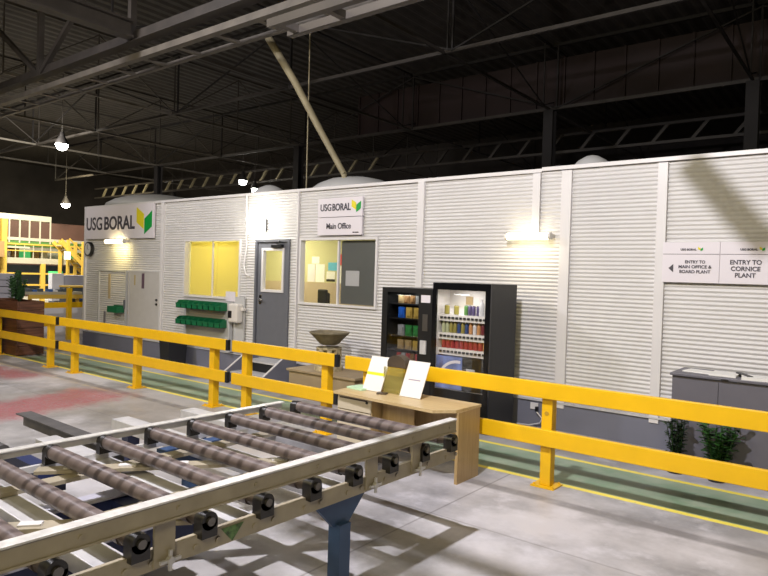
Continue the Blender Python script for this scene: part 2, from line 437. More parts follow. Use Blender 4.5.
# hall shell
struct(B(-50, 14, 29.8, 30, 0, 9.4).build('wall_far', 'dark_wall', origin=(0, 0, 0)))
struct(B(-50.2, -50, -12, 30, 0, 9.4).build('wall_left', 'dark_wall', origin=(0, 0, 0)))
struct(B(14, 14.2, -12, 30, 0, 9.4).build('wall_right', 'dark_wall', origin=(0, 0, 0)))
struct(B(-50, 14, -12.2, -12, 0, 9.4).build('wall_near', 'dark_wall', origin=(0, 0, 0)))
mb = MB(); prev = None; nx = 640      # ribbed roof sheet, ribs run across the hall
for i in range(nx + 1):
    x = -50 + 64 * i / nx; z = 9.2 + (.05 if (i % 4) in (0, 1) else 0)
    cur = (mb.bm.verts.new((x, -12, z)), mb.bm.verts.new((x, 30, z)))
    if prev: mb.bm.faces.new((prev[0], cur[0], cur[1], prev[1]))
    prev = cur
struct(mb.build('ceiling', 'roof_steel', origin=(0, 0, 0)))
# cladding bulkhead over the far bay
mb = MB().box(-16, 6, 18.62, 18.66, 7.05, 8.6)
for i in range(25): mb.box(-16 + i * .9, -15.94 + i * .9, 18.56, 18.62, 7.05, 8.6)
struct(mb.build('wall_bulkhead', 'maroon', origin=(0, 0, 0)))
mb = MB()
for z in (3.9, 4.6, 5.3, 6.0): mb.box(-40, 12, 27.0, 27.15, z, z + .16)
struct(mb.build('trim_20', 'roof_steel_pale', origin=(0, 0, 0)))

# windows and doors of the office
def frame(name, x0, x1, z0, z1, y0, y1, t, material, parent=None):
    mb = MB().box(x0, x1, y0, y1, z0, z0 + t).box(x0, x1, y0, y1, z1 - t, z1).box(x0, x0 + t, y0, y1, z0 + t, z1 - t).box(x1 - t, x1, y0, y1, z0 + t, z1 - t)
    return mb.build(name, material, parent, origin=(0, 0, 0) if parent is None else None)
wf = struct(frame('window_1', -10.99, -9.28, 1.32, 2.44, W - .04, W + .07, .03, 'white_trim'))
LOC[wf.name] = (0, 0, 0)
B(-10.14, -10.12, W - .0, W + .03, 1.35, 2.41).build('mullion', 'white_trim', wf)
for a, b in ((-10.945, -10.15), (-10.11, -9.325)): B(a, b, W + .01, W + .016, 1.365, 2.395).build('pane', 'glass', wf)
wf2 = struct(frame('window_2', -7.75, -6.08, 1.33, 2.43, W - .04, W + .07, .035, 'white_trim'))
B(-6.915, -6.885, W - .01, W + .03, 1.365, 2.395).build('mullion', 'white_trim', wf2)
for a, b in ((-7.705, -6.93), (-6.885, -6.125)): B(a, b, W + .01, W + .016, 1.375, 2.385).build('pane', 'glass', wf2)
for x0, x1, s in ((-10.955, -10.135, 'left'), (-10.125, -9.315, 'right')):
    t = thing('roller_blind', 'drawn bright yellow blind behind the %s pane of the two-pane office window' % s, 'blind', ((x0 + x1) / 2, W + .11, 1.34), 'drawn yellow blinds')
    B(x0, x1, W + .10, W + .104, 1.36, 2.40).build('blind_fabric', 'blind', t)
    B(x0, x1, W + .09, W + .115, 1.335, 1.36).build('bottom_rail', 'plastic_white', t)
# grey board behind right half of window 2
t = thing('grey_board', 'dark grey board filling the right half of the office window', 'board', (-6.45, W + .05, 1.38))
B(-6.86, -6.13, W + .035, W + .055, 1.38, 2.385).build('panel', 'board_grey', t)
tag(B(-6.76, -6.48, W + .030, W + .0335, 1.67, 1.91).build('paper_notice', 'backboard'), 'pale grey paper notice stuck on the dark grey window board', 'notice')
# office interior
B_ = struct(B(-11.3, -11.24, W + .08, 11.48, .35, 3.0).build('wall_partition', 'office_wall', origin=(0, 0, 0)))
struct(B(-5.86, -5.80, W + .08, 11.48, .35, 3.0).build('wall_partition', 'office_wall', origin=(0, 0, 0)))
struct(B(-11.3, -5.8, 9.9, 9.96, 1.66, 3.0).build('wall_office_inner', 'office_wall', origin=(0, 0, 0)))
struct(B(-11.3, -5.8, 9.86, 9.96, .35, 1.66).build('wall_office_inner_lower', 'office_lower', origin=(0, 0, 0)))
struct(B(-11.3, -5.8, W + .08, 11.48, .28, .34).build('floor_office', 'office_floor', origin=(0, 0, 0)))
for x in (-10.1, -7.2):
    t = thing('ceiling_light', 'recessed fluorescent ceiling panel inside the office, %s' % ('behind the yellow blinds' if x < -9 else 'seen through the office window'), 'light', (x, 8.8, 2.95))
    B(x - .5, x + .5, 8.6, 9.0, 2.98, 3.05).build('housing', 'plastic_white', t)
    B(x - .45, x + .45, 8.65, 8.95, 2.96, 2.98).build('diffuser', 'tube', t)
lamp('office_light', 'AREA', (-10.1, 8.75, 2.9), 95, (1, .93, .66), 1.0)
lamp('office_light', 'AREA', (-7.4, 8.75, 2.9), 30, (1, .93, .72), 1.0)
YI = 9.899
for x0, x1, z0, z1, mt_, lb in ((-9.72, -9.50, 2.06, 2.21, 'paper', 'small pale sheet pinned highest on the inner office wall'), (-9.84, -9.62, 1.67, 2.05, 'sign_white', 'left tall pale sheet on the inner office wall'),
        (-9.60, -9.34, 1.67, 2.05, 'paper', 'right tall white sheet on the inner office wall'), (-9.24, -8.99, 1.92, 2.09, 'sky_blue', 'blue and white poster on the inner office wall'),
        (-9.28, -9.04, 1.69, 1.90, 'paper', 'white sheet with a dark lower edge under the blue poster'), (-8.92, -8.80, 2.04, 2.26, 'red', 'red card on the inner office wall beside the window mullion'), (-8.93, -8.78, 1.55, 2.02, 'paper', 'white sheet hanging under the red card')):
    t = thing('wall_notice', lb, 'notice', ((x0 + x1) / 2, YI, z0), 'notices on the inner office wall')
    B(x0, x1, YI - .006, YI, z0, z1).build('sheet', mt_, t)
    if 'dark lower' in lb: B(x0, x1, YI - .008, YI - .0061, z0, z0 + .05).build('print_band', 'black', t)
for i, (x, y, lb) in enumerate(((-8.20, 8.50, 'black high-backed office chair seen nearest through the office window'), (-8.70, 9.10, 'black office chair beside the mullion inside the office'))):
    t = thing('office_chair', lb, 'chair', (x, y, .34), 'chairs inside the office')
    B(x - .22, x + .22, y - .22, y + .22, .78, .86, bev=.02).build('seat', 'chair_black', t)
    MB().box(x - .13, x + .10, y + .14, y + .20, .95, 1.56 - .08 * i, bev=.025).build('backrest', 'chair_black', t)
    MB().cyl((x, y, .42), (x, y, .78), .03, n=12).build('gas_lift', 'chrome', t)
    for k_ in range(5): a = 2 * math.pi * k_ / 5; MB().bar((x, y, .42), (x + .26 * math.cos(a), y + .26 * math.sin(a), .37), .04, .03).build('base_spoke', 'chair_black', t)
# door 1 (grey personnel door)
d1 = struct(MB().box(-8.80, -8.05, W - .01, W + .035, .36, 1.52).box(-8.80, -8.05, W - .01, W + .035, 2.25, 2.375)
            .box(-8.80, -8.68, W - .01, W + .035, 1.52, 2.25).box(-8.15, -8.05, W - .01, W + .035, 1.52, 2.25).build('door_1', 'door_grey', origin=(0, 0, 0)))
frame('window_frame', -8.70, -8.13, 1.50, 2.27, W - .03, W + .04, .045, 'white_trim', d1)
B(-8.655, -8.175, W, W + .006, 1.545, 2.225).build('pane', 'glass', d1)
MB().cyl((-8.72, W - .01, 1.36), (-8.72, W - .06, 1.36), .014).cyl((-8.72, W - .06, 1.36), (-8.60, W - .06, 1.34), .011).box(-8.75, -8.69, W - .018, W - .01, 1.28, 1.44).build('door_handle', 'chrome', d1)
MB().box(-8.42, -8.16, W - .07, W - .01, 2.27, 2.33, bev=.006).bar((-8.30, W - .05, 2.34), (-8.10, W - .16, 2.37), .02, .015).bar((-8.10, W - .16, 2.37), (-8.28, W - .02, 2.40), .02, .015).build('door_closer', 'black', d1)
frame('door_frame', -8.86, -7.99, .34, 2.42, W - .045, W + .05, .045, 'door_grey', d1)
# cupboard doors
d2 = struct(B(-12.92, -11.80, W - .055, W - .03, .36, 1.77).build('door_2', 'cupboard_door', origin=(0, 0, 0)))
frame('door_frame', -12.96, -11.76, .34, 1.80, W - .065, W - .02, .03, 'cladding', d2)
MB().cyl((-11.87, W - .055, 1.20), (-11.87, W - .085, 1.20), .022).cyl((-11.87, W - .055, 1.11), (-11.87, W - .085, 1.11), .022).build('lock', 'black', d2)
B(-12.45, -12.35, W - .058, W - .055, 1.42, 1.74).build('sticker', mat('sticker_dark', (.12, .07, .10), .5), d2)
B(-12.74, -12.69, W - .058, W - .055, 1.48, 1.70).build('sticker', mat('sticker_ochre', (.42, .33, .15), .5), d2)
mb = MB(); corrugate(mb, -14.20, -13.08, .36, 1.77, y=W - .03, dep=.015)
d3 = struct(mb.build('door_3', 'cladding', smooth=True, origin=(0, 0, 0)))
frame('door_frame', -14.23, -13.05, .34, 1.79, W - .065, W - .02, .03, 'backboard', d3)
B(-13.80, -13.72, W - .062, W - .045, 1.15, 1.70).build('sticker', mat('sticker_faded', (.45, .36, .22), .5), d3)
B(-13.97, -13.91, W - .062, W - .045, .55, .85).build('sticker', mat('sticker_slate', (.16, .15, .16), .5), d3)
B(-13.10, -13.06, W - .09, W - .05, .95, 1.15).build('latch', 'door_grey', d3)

# domed vents on the office roof
for x, r, lb in ((-14.1, 1.15, 'low domed vent cowl on the office roof above the big logo sign'), (-10.1, .38, 'small domed vent cowl on the office roof above the lit door'),
                 (-7.75, .80, 'domed vent cowl on the office roof above the window sign'), (-3.35, .30, 'small domed vent cowl on the office roof above the wall tube light')):
    t = thing('roof_vent', lb, 'vent', (x, 9, 3.17), 'domed vents on the office roof')
    MB().lathe((x, 9, 3.17), [(r, 0), (r, .12), (r * 1.02, .16)]).build('collar', 'galvanised', t)
    MB().lathe((x, 9, 3.30), [(r * 1.08, 0), (r * 1.05, .08), (r * .9, .18), (r * .65, .27), (r * .3, .33), (.01, .35)]).build('cowl', 'backboard', t, smooth=True)

# ================================================================ STEEL ROOF FRAME
def truss(name, label, a, b, zb, zt, bay, mt, chord=.12, group='steel roof trusses', pale=None, diag=True, pair=False):
    a, b = Vector(a), Vector(b); L = (b - a).length; d = (b - a) / L; n = max(1, round(L / bay)); loc = ((a + b) / 2)
    t = thing(name, label, 'truss', (loc.x, loc.y, zb), group)
    up_ = Vector((0, 0, 1))
    MB().angle(a + up_ * zb, b + up_ * zb, chord).build('bottom_chord', pale or mt, t)
    MB().angle(a + up_ * zt, b + up_ * zt, chord).build('top_chord', mt, t)
    for i in range(n + 1):
        p = a + d * (L * i / n); MB().bar(p + up_ * (zb + .02), p + up_ * (zt - .02), chord * .5, chord * .5).build('web_post', mt, t)
        if i < n and diag:
            q = a + d * (L * (i + 1) / n)
            if i % 2: p, q = q, p
            MB().bar(p + up_ * (zb + .05), q + up_ * (zt - .05), chord * .42, chord * .42).build('web_diagonal', mt, t)
    return t
XS = [-34, -29, -24, -19, -13.4, -8.2, -2.8, 2.5]
where = ['sixth', 'fifth', 'fourth', 'third']
LB = {-34: 'farthest left of the crosswise roof trusses, deep in the hall', -29: 'crosswise roof truss second from the left, over the machine bay',
      -24: 'crosswise roof truss just beyond the hanging high bay lamp', -19: 'crosswise roof truss over the timber planter, left of the office',
      -13.4: 'crosswise roof truss over the big logo sign end of the office', -8.2: 'crosswise roof truss over the grey office door',
      -2.8: 'crosswise roof truss over the right end of the office', 2.5: 'crosswise roof truss farthest right, outside most of the view'}
for x in XS[:-1]:
    far = x > -16
    truss('roof_truss', 'dark steel ' + LB[x], (x, 7.3, 0), (x, 28.5, 0), 7.0, 8.9, 5.3 if x > -16 else 2.65, 'roof_steel_shaded' if x > -16 else 'roof_steel', .07, pale='roof_steel_pale' if x < -16 else 'roof_steel')  # right-hand trusses take the darker copy, their shade is in the colour
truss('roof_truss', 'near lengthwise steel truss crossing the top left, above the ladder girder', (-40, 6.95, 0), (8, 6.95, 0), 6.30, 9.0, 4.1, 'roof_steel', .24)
truss('roof_truss', 'middle lengthwise steel roof truss behind the office', (-40, 12.5, 0), (8, 12.5, 0), 7.0, 8.9, 5.3, 'roof_steel_shaded', .09, pale='roof_steel')
truss('roof_truss', 'far lengthwise steel roof truss carrying the maroon bulkhead', (-40, 18.4, 0), (8, 18.4, 0), 7.0, 8.9, 5.3, 'roof_steel_shaded', .10, pale='roof_steel')
# Y-direction chord near camera, upper left
t = thing('roof_beam', 'heavy brown steel beam running to the ladder girder, top left corner', 'beam', (-11.78, 2.5, 6.32))
MB().box(-11.90, -11.66, -2, 6.8, 6.32, 6.36).box(-11.90, -11.66, -2, 6.8, 6.62, 6.66).box(-11.79, -11.77, -2, 6.8, 6.36, 6.62).build('web_and_flanges', 'roof_steel', t)
# ladder girder
t = thing('ladder_girder', 'pale steel ladder girder with rungs crossing the top left of the hall', 'girder', (-16, 7.55, 6.0))
B(-40, 6, 6.98, 7.12, 6.0, 6.12).build('side_rail', 'roof_steel_pale', t); B(-40, 6, 7.59, 7.67, 6.0, 6.07).build('side_rail', 'roof_steel_pale', t)
for i in range(38):
    x = -38.25 + i * 1.15
    B(x - .06, x + .06, 7.12, 7.59, 6.01, 6.05).build('rung', 'roof_steel_pale', t)
t = thing('ladder_girder', 'far dim lattice girder with brown rungs near the back of the hall', 'girder', (-20, 22, 6.6))
for z in (6.4, 7.0): B(-42, 8, 21.9, 22.0, z, z + .09).build('side_rail', 'roof_steel', t)
for i in range(40):
    x = -41 + i * 1.2; MB().bar((x, 21.95, 6.45), (x + .5, 21.95, 7.05), .1, .1).build('rung', 'pole_cream' if x < -18 else 'roof_steel', t)
# columns of the hall
for x, lb in ((-29, 'steel column left of the office, behind the planter'), (-19, 'steel column rising behind the big logo sign'), (-8.2, 'steel column rising behind the office door'), (-2.8, 'steel column behind the right end of the office')):
    t = thing('hall_column', 'tall dark ' + lb, 'column', (x, 18.4, 0), 'steel columns holding the roof')
    MB().box(x - .15, x + .15, 18.25, 18.27, .02, 7.0).box(x - .15, x + .15, 18.53, 18.55, .02, 7.0).box(x - .01, x + .01, 18.27, 18.53, .02, 7.0).build('shaft', 'roof_steel_shaded', t)
    B(x - .25, x + .25, 18.15, 18.65, 0, .02).build('base_plate', 'roof_steel_shaded', t)
# diagonal cream pipe
mb = MB()
pts = [(-9.72, 8.5, 6.45), (-8.93, 8.5, 5.45), (-8.24, 8.5, 4.47), (-7.62, 8.5, 3.62), (-7.56, 8.5, 3.17)]
for a, b, r0 in zip(pts[:-1], pts[1:], (.075, .068, .06, .05)): mb.cyl(a, b, r0, r0 - .006, n=16)
tag(mb.build('service_pipe', 'pole_cream', smooth='auto'), 'slanting cream service pipe dropping from the girder to the office roof', 'pipe')
tag(MB().cyl((-8.82, 8.75, 6.9), (-8.80, 8.75, 3.17), .012, n=8).build('hanging_cable', 'pole_cream'), 'thin pale cable hanging beside the slanting cream pipe', 'cable')
# high bay lamps
def highbay(x, y, z, lb, r=.2):
    t = thing('high_bay_lamp', lb, 'lamp', (x, y, z), 'lit high bay lamps')
    MB().lathe((x, y, z), [(r, .02), (r * .95, .1), (r * .5, .3), (r * .35, .36), (r * .3, .5)], 20).build('reflector', 'roof_steel_shaded', t, smooth=True)
    MB().lathe((x, y, z), [(r * .3, -.2), (r * .7, -.14), (r * .92, 0), (r * .92, .03)], 20).build('lens', 'highbay', t)
    MB().cyl((x, y, z + .5), (x, y, 9.2), .012, n=6).build('hanging_rod', 'roof_steel', t)
    return t
highbay(-25.19, 11.81, 6.5, 'bright round high bay lamp hanging over the machine bay at left', .25)
highbay(-36.5, 24.2, 6.5, 'small lit high bay lamp far away just above the logo sign', .28)
highbay(-25.5, 20.9, 6.35, 'left of the two lit lamps seen just above the office roof', .22)
highbay(-24.6, 20.9, 5.9, 'lower right of the two lit lamps seen just above the office roof', .16)
highbay(-38.0, 18.1, 5.45, 'small dish lamp hanging over the machines by the office corner', .26)
# unseen bars added under the near lamp only to throw the shadow patterns
t = thing('shadow_ladder', 'unseen ladder of bars added to cast the shadow grid on the floor', 'tray', (-4, 2.0, 4.4))
SX, SY, SZ = -2.3, 1.9, 5.4
def sh(P, tt): return Vector((SX, SY, SZ)) + (Vector(P) - Vector((SX, SY, SZ))) * tt
for y in (3.64, 3.25): MB().bar(sh((-3.5, y, 0), .4), sh((0.4, y, 0), .4), .045, .045).build('side_rail', 'roof_steel', t)
for x in (-3.31, -2.42, -1.1, .3): MB().bar(sh((x, 3.25, 0), .4), sh((x, 3.64, 0), .4), .04, .04).build('rung', 'roof_steel', t)
t = thing('diagonal_brace', 'unseen slanting bar added to cast the shadow band on the wall', 'brace', (-2.9, 3.5, 4.5))  # out of view, shaped to drop a shadow band on the office wall
MB().bar(sh((-1.75, W, 3.2), .45), sh((-.93, W, 2.22), .45), .05, .13).build('shadow_brace', 'roof_steel', t)
B(*[c for c in (sh((-1.12, W, 0), .45).x, sh((.4, W, 0), .45).x)], sh((0, W, 0), .45).y - .05, sh((0, W, 0), .45).y + .05, sh((0, W, 2.27), .45).z, sh((0, W, 2.41), .45).z).build('shadow_bar', 'roof_steel', t)

# ================================================================ SIGNS, LIGHTS AND FITTINGS ON THE OFFICE WALL
YF = W - .05
t = thing('logo_sign', 'large white company sign with grey letters and yellow-green mark at left end of office', 'sign', (-13.5, YF, 2.49))
B(-14.88, -12.03, YF - .02, YF + .02, 2.49, 3.215).build('sign_panel', 'sign_white', t)
text_bm('USG', -14.80, YF - .022, 2.70, .29, .70, .014).build('lettering', 'letter_grey', t)
text_bm('BORAL', -14.00, YF - .022, 2.70, .29, 1.26, .024).build('lettering', 'letter_dark', t)
logo(t, -12.67, YF - .022, 2.57, .58, .58)
t = thing('window_sign', 'small white company logo sign hung above the office window', 'sign', (-6.9, YF, 2.8))
B(-7.32, -6.38, YF - .012, YF + .02, 2.76, 3.06).build('sign_panel', 'sign_white', t)
text_bm('USG', -7.26, YF - .014, 2.86, .11, .235, .014).build('lettering', 'letter_grey', t)
text_bm('BORAL', -7.00, YF - .014, 2.86, .11, .385, .024).build('lettering', 'letter_dark', t)
logo(t, -6.595, YF - .014, 2.82, .19, .20)
t = thing('office_sign', 'white plate reading Main Office directly above the office window', 'sign', (-6.9, YF, 2.49))
B(-7.32, -6.38, YF - .012, YF + .02, 2.47, 2.75).build('sign_panel', 'sign_white', t)
text_bm('Main Office', -6.86, YF - .014, 2.57, .09, .52, .014, align='C').build('lettering', 'letter_dark', t)
text_bm('USG BORAL', -6.50, YF - .014, 2.50, .018, .12, .02, align='C').build('lettering', 'letter_grey', t)
t = thing('entry_sign', 'white arrow sign reading ENTRY TO MAIN OFFICE & BOARD PLANT', 'sign', (-1.68, YF, 1.87), 'entry signs at the right end')
B(-1.975, -1.402, YF - .012, YF + .01, 1.875, 2.315).build('sign_panel', 'sign_white', t)
B(-1.972, -1.405, YF - .014, YF - .012, 2.182, 2.187).build('rule_line', 'letter_grey', t)
for i, s_ in enumerate(('ENTRY TO', 'MAIN OFFICE &', 'BOARD PLANT')): text_bm(s_, -1.64, YF - .014, 2.085 - i * .053, .033, (.20, .33, .31)[i], .02, align='C').build('lettering', 'letter_dark', t)
text_bm('USG BORAL', -1.71, YF - .014, 2.225, .022, .16, .03, align='C').build('lettering', 'letter_dark', t)
logo(t, -1.615, YF - .014, 2.218, .05, .045)
MB().prism([(-1.91, 2.03), (-1.86, 1.985), (-1.86, 2.075)], 1, YF - .016, YF - .012).build('arrow', 'letter_grey', t)
t = thing('entry_sign', 'white sign without arrow reading ENTRY TO CORNICE PLANT', 'sign', (-1.1, YF, 1.87), 'entry signs at the right end')
B(-1.398, -.83, YF - .012, YF + .01, 1.875, 2.315).build('sign_panel', 'sign_white', t)
B(-1.395, -.835, YF - .014, YF - .012, 2.182, 2.187).build('rule_line', 'letter_grey', t)
for i, s_ in enumerate(('ENTRY TO', 'CORNICE', 'PLANT')): text_bm(s_, -1.155, YF - .014, 2.080 - i * .068, .046, (.29, .27, .19)[i], .02, align='C').build('lettering', 'letter_dark', t)
text_bm('USG BORAL', -1.13, YF - .014, 2.225, .022, .16, .03, align='C').build('lettering', 'letter_dark', t)
logo(t, -1.035, YF - .014, 2.218, .05, .045)
def tube_light(x0, x1, z, lb):
    t = thing('wall_tube_light', lb, 'light', ((x0 + x1) / 2, W - .06, z), 'lit tube lights on the office wall')
    B(x0, x1, W - .10, W - .035, z - .02, z + .03, bev=.006).build('batten', 'plastic_white', t)
    MB().cyl((x0 + .03, W - .145, z), (x1 - .03, W - .145, z), .045, n=16).build('diffuser', 'tube', t, smooth='auto')
    for x in (x0 + .015, x1 - .015): MB().cyl((x - .015, W - .145, z), (x + .015, W - .145, z), .048, n=16).build('end_cap', 'plastic_white', t)
tube_light(-3.88, -3.26, 2.40, 'lit tube light on the wall right of the vending machines')
tube_light(-13.80, -13.00, 2.42, 'lit tube light just under the large logo sign')
tag(B(-3.57, -3.47, W - .06, W - .03, 2.435, TOP - .02).build('cable_duct', 'white_trim'), 'white cable duct running down to the right wall tube light', 'duct')
t = thing('flood_light', 'glaring white flood light above the grey office door', 'light', (-8.7, W - .1, 2.6))
B(-8.82, -8.56, W - .10, W - .075, 2.54, 2.80, bev=.005).build('housing', 'black', t)
B(-8.86, -8.52, W - .26, W - .10, 2.50, 2.84, bev=.05).build('lens', 'flood', t)
MB().bar((-8.69, W - .08, 2.66), (-8.69, W - .03, 2.66), .08, .04).build('bracket', 'black', t)
lamp('flood_glow', 'POINT', (-8.72, W - .42, 2.70), 16, (1, .95, .8), .12)
lamp('tube_glow', 'AREA', (-3.57, W - .26, 2.30), 4, (1, .84, .5), .5, (-3.61, W, 2.2))
lamp('tube_glow', 'AREA', (-13.3, W - .26, 2.30), 8, (1, .8, .3), .5, (-13.4, W, 2.2))
mb = MB()
cp = [(-9.13, W - .04, 3.23), (-9.10, W - .04, 2.3), (-9.16, W - .04, 1.95), (-9.10, W - .04, 1.80), (-9.0, W - .04, 1.77)]
for a, b in zip(cp[:-1], cp[1:]): mb.cyl(a, b, .014, n=8)
tag(mb.build('wall_cable', 'white_trim'), 'white cable running down the wall between yellow window and grey door', 'cable')
# clock
t = thing('wall_clock', 'round wall clock with dark rim under the left end of the logo sign', 'clock', (-14.68, W - .07, 2.22))
MB().cyl((-14.68, W - .03, 2.26), (-14.68, W - .10, 2.26), .165, n=36).build('rim', 'black', t, smooth='auto')
MB().cyl((-14.68, W - .10, 2.26), (-14.68, W - .104, 2.26), .135, n=36).build('dial', 'clock_face', t)
MB().bar((-14.68, W - .107, 2.26), (-14.68, W - .107, 2.36), .012, .004).build('minute_hand', 'black', t)
MB().bar((-14.68, W - .107, 2.26), (-14.61, W - .107, 2.24), .014, .004).build('hour_hand', 'black', t)
# ear-plug bins board
t = thing('bin_board', 'pale grey backing board under the yellow window carrying two rows of green bins', 'board', (-10.2, W - .05, .5))
B(-10.90, -9.45, W - .07, W - .035, .36, 1.28).build('board', 'backboard', t)
B(-9.52, -9.40, W - .14, W - .07, .36, 1.28).build('side_upright', 'backboard', t)
def part_bin(x, z, lb):
    t = thing('parts_bin', lb, 'bin', (x, W - .18, z), 'green parts bins under the yellow window')
    w2 = .079; y1, y0 = W - .075, W - .30
    mb = MB().box(x - w2, x + w2, y0, y1, z, z + .008)
    for s in (-w2, w2 - .008): mb.prism([(y0, z), (y1, z), (y1, z + .15), (y0 + .07, z + .15), (y0, z + .085)], 0, x + s, x + s + .008)
    mb.box(x - w2, x + w2, y1 - .008, y1, z, z + .15).box(x - w2, x + w2, y0, y0 + .008, z, z + .085)
    mb.build('bin_body', 'bin_green', t)
    B(x - w2, x + w2, y0 - .008, y0, z + .075, z + .095).build('front_lip', 'bin_green', t)
n8 = ['leftmost', 'second from left', 'third from left', 'fourth from left', 'fourth from right', 'third from right', 'second from right', 'rightmost']
for row, z in (('upper', 1.11), ('lower', .80)):
    for i in range(8): part_bin(-10.76 + i * .172, z, 'green open-front bin, %s in the %s row' % (n8[i], row))
tag(B(-10.7, -9.6, W - .085, W - .0701, 1.00, 1.06).build('label_strip', 'plastic_white'), 'pale strip between the two rows of green bins', 'strip')
tag(B(-9.62, -9.36, W - .066, W - .05, 1.29, 1.47).build('paper_notice', 'sign_white'), 'small white notice at the lower right corner of the yellow window', 'notice')
t = thing('sanitiser_dispenser', 'white wall dispenser with dark window right of the green bins', 'dispenser', (-9.27, W - .12, .92))
B(-9.40, -9.10, W - .055, W - .03, .36, 1.38).build('backing_board', 'backboard', t)
B(-9.38, -9.12, W - .20, W - .055, .92, 1.26, bev=.03).build('case', 'plastic_white', t)
B(-9.37, -9.27, W - .205, W - .195, 1.00, 1.13).build('window', 'black', t)
B(-9.12, -9.04, W - .12, W - .06, 1.14, 1.19).build('bracket', 'plastic_white', t)
t = thing('hand_basket', 'small green basket hooked on the left corrugated cupboard door', 'basket', (-13.37, W - .15, .87))
MB().box(-13.50, -13.10, W - .24, W - .225, .88, 1.0).box(-13.50, -13.10, W - .085, W - .07, .88, 1.02).box(-13.50, -13.485, W - .225, W - .085, .88, 1.0).box(-13.115, -13.10, W - .225, W - .085, .88, 1.0).box(-13.50, -13.10, W - .24, W - .07, .865, .88).build('basket_body', 'bin_green', t)
t = thing('pedal_bin', 'black tapered waste bin against the wall below the green bins', 'bin', (-10.85, 7.25, 0))
MB().prism([(-10.84, 0), (-10.62, 0), (-10.57, .52), (-10.91, .52)], 1, 7.02, 7.42).build('bin_body', 'bin_black', t)
B(-10.92, -10.56, 7.0, 7.44, .52, .55, bev=.01).build('rim', 'black', t)
# outlets / cables right of vending
t = thing('power_outlet', 'grey power point with a cord on the dado right of the vending machines', 'outlet', (-3.45, W - .06, .12))
B(-3.50, -3.40, W - .055, W - .036, .22, .30).build('face_plate', 'white_trim', t)
B(-3.42, -3.39, W - .09, W - .055, .20, .26).build('plug', 'black', t)
mb = MB(); cp = [(-3.405, W - .08, .2), (-3.33, W - .07, .12), (-3.36, W - .07, .06), (-3.5, W - .08, .015), (-3.66, W - .09, .012)]
for a, b in zip(cp[:-1], cp[1:]): mb.cyl(a, b, .008, n=8)
mb.build('cord', 'galvanised', t)

# steps
t = thing('door_steps', 'grey steps with pale treads and slanting white edges below the grey door', 'steps', (-8.15, 7.2, 0))
for x in (-8.64, -7.70):
    s = MB().prism([(6.72, 0), (7.52, 0), (7.52, .46), (7.22, .44), (6.72, .12)], 0, x - .02, x + .02).build('side_panel', 'dado_grey', t)
    MB().bar((x, 6.68, .10), (x, 7.24, .45), .035, .02).build('edge_strip', 'white_trim', s)
for y0, y1, z in ((6.90, 7.20, .17), (7.20, 7.54, .345)):
    B(-8.62, -7.72, y0, y1, z - .03, z).build('tread', 'galvanised', t)
B(-8.62, -7.72, 7.22, 7.25, .01, .31).build('riser', 'black', t)

# ================================================================ VENDING MACHINES
def vending_shell(t, x0, x1, y0, y1, z1, wx0, wx1, wz0, wz1, dep, frame_mat, side_mat, inner_mat):
    """cabinet with a recessed display wx0..wx1, wz0..wz1"""
    mb = MB().box(x0, x0 + .03, y0, y1, .05, z1).box(x1 - .03, x1, y0, y1, .05, z1).box(x0 + .03, x1 - .03, y0, y1, z1 - .03, z1).box(x0 + .03, x1 - .03, y0, y1, .05, .08).box(x0 + .03, x1 - .03, y1 - .02, y1, .08, z1 - .03)
    mb.build('cabinet', side_mat, t)
    yf = y0 - .03
    mb = MB().box(x0, wx0, yf, y0, .08, z1).box(wx1, x1, yf, y0, .08, z1).box(wx0, wx1, yf, y0, wz1, z1).box(wx0, wx1, yf, y0, .08, wz0)
    mb.build('door', frame_mat, t)
    MB().box(wx0, wx1, y0 + dep, y0 + dep + .01, wz0, wz1).box(wx0 - .01, wx0, y0, y0 + dep, wz0, wz1).box(wx1, wx1 + .01, y0, y0 + dep, wz0, wz1).box(wx0, wx1, y0, y0 + dep, wz1, wz1 + .01).box(wx0, wx1, y0, y0 + dep, wz0 - .01, wz0).build('liner', inner_mat, t)
    B(wx0, wx1, yf + .005, yf + .011, wz0, wz1).build('window_pane', 'glass_dark' if inner_mat == 'panel_black' else 'glass', t)
    for x in (x0 + .08, x1 - .08):
        for y in (y0 + .08, y1 - .08): MB().cyl((x, y, 0), (x, y, .05), .03, n=12).build('foot', 'black', t)
YV = 6.83
t = thing('snack_vending_machine', 'black snack vending machine, narrower left one of the two, packets behind glass', 'vending machine', (-4.93, 7.15, 0))
vending_shell(t, -5.34, -4.53, YV, 7.46, 1.70, -5.25, -4.74, .55, 1.64, .3, 'black', 'black', 'panel_black')
SH = [1.455, 1.195, 1.00, .84, .68][:5]
SZs = [1.50, 1.31, 1.08, .905, .755]
for z in SZs: B(-5.245, -4.745, YV + .02, YV + .28, z - .02, z - .005).build('shelf', 'panel_black', t)
B(-4.70, -4.56, YV - .036, YV - .03, 1.525, 1.62).build('display', 'sign_white', t)
B(-4.67, -4.59, YV - .036, YV - .03, 1.17, 1.38).build('keypad', 'axle_steel', t)
B(-4.69, -4.60, YV - .05, YV - .03, .88, 1.05).build('coin_plate', 'galvanised', t)
B(-5.2, -4.8, YV - .036, YV - .03, .25, .45).build('delivery_flap', 'panel_black', t)
PK = {'blue': (.02, .12, .55), 'gold': (.48, .34, .08), 'green': (.03, .25, .06), 'grey': (.35, .36, .38), 'brown': (.22, .12, .05), 'red': (.40, .05, .05), 'tan': (.40, .30, .16)}
for k_, c_ in PK.items(): D('pack_' + k_, c_, .3)
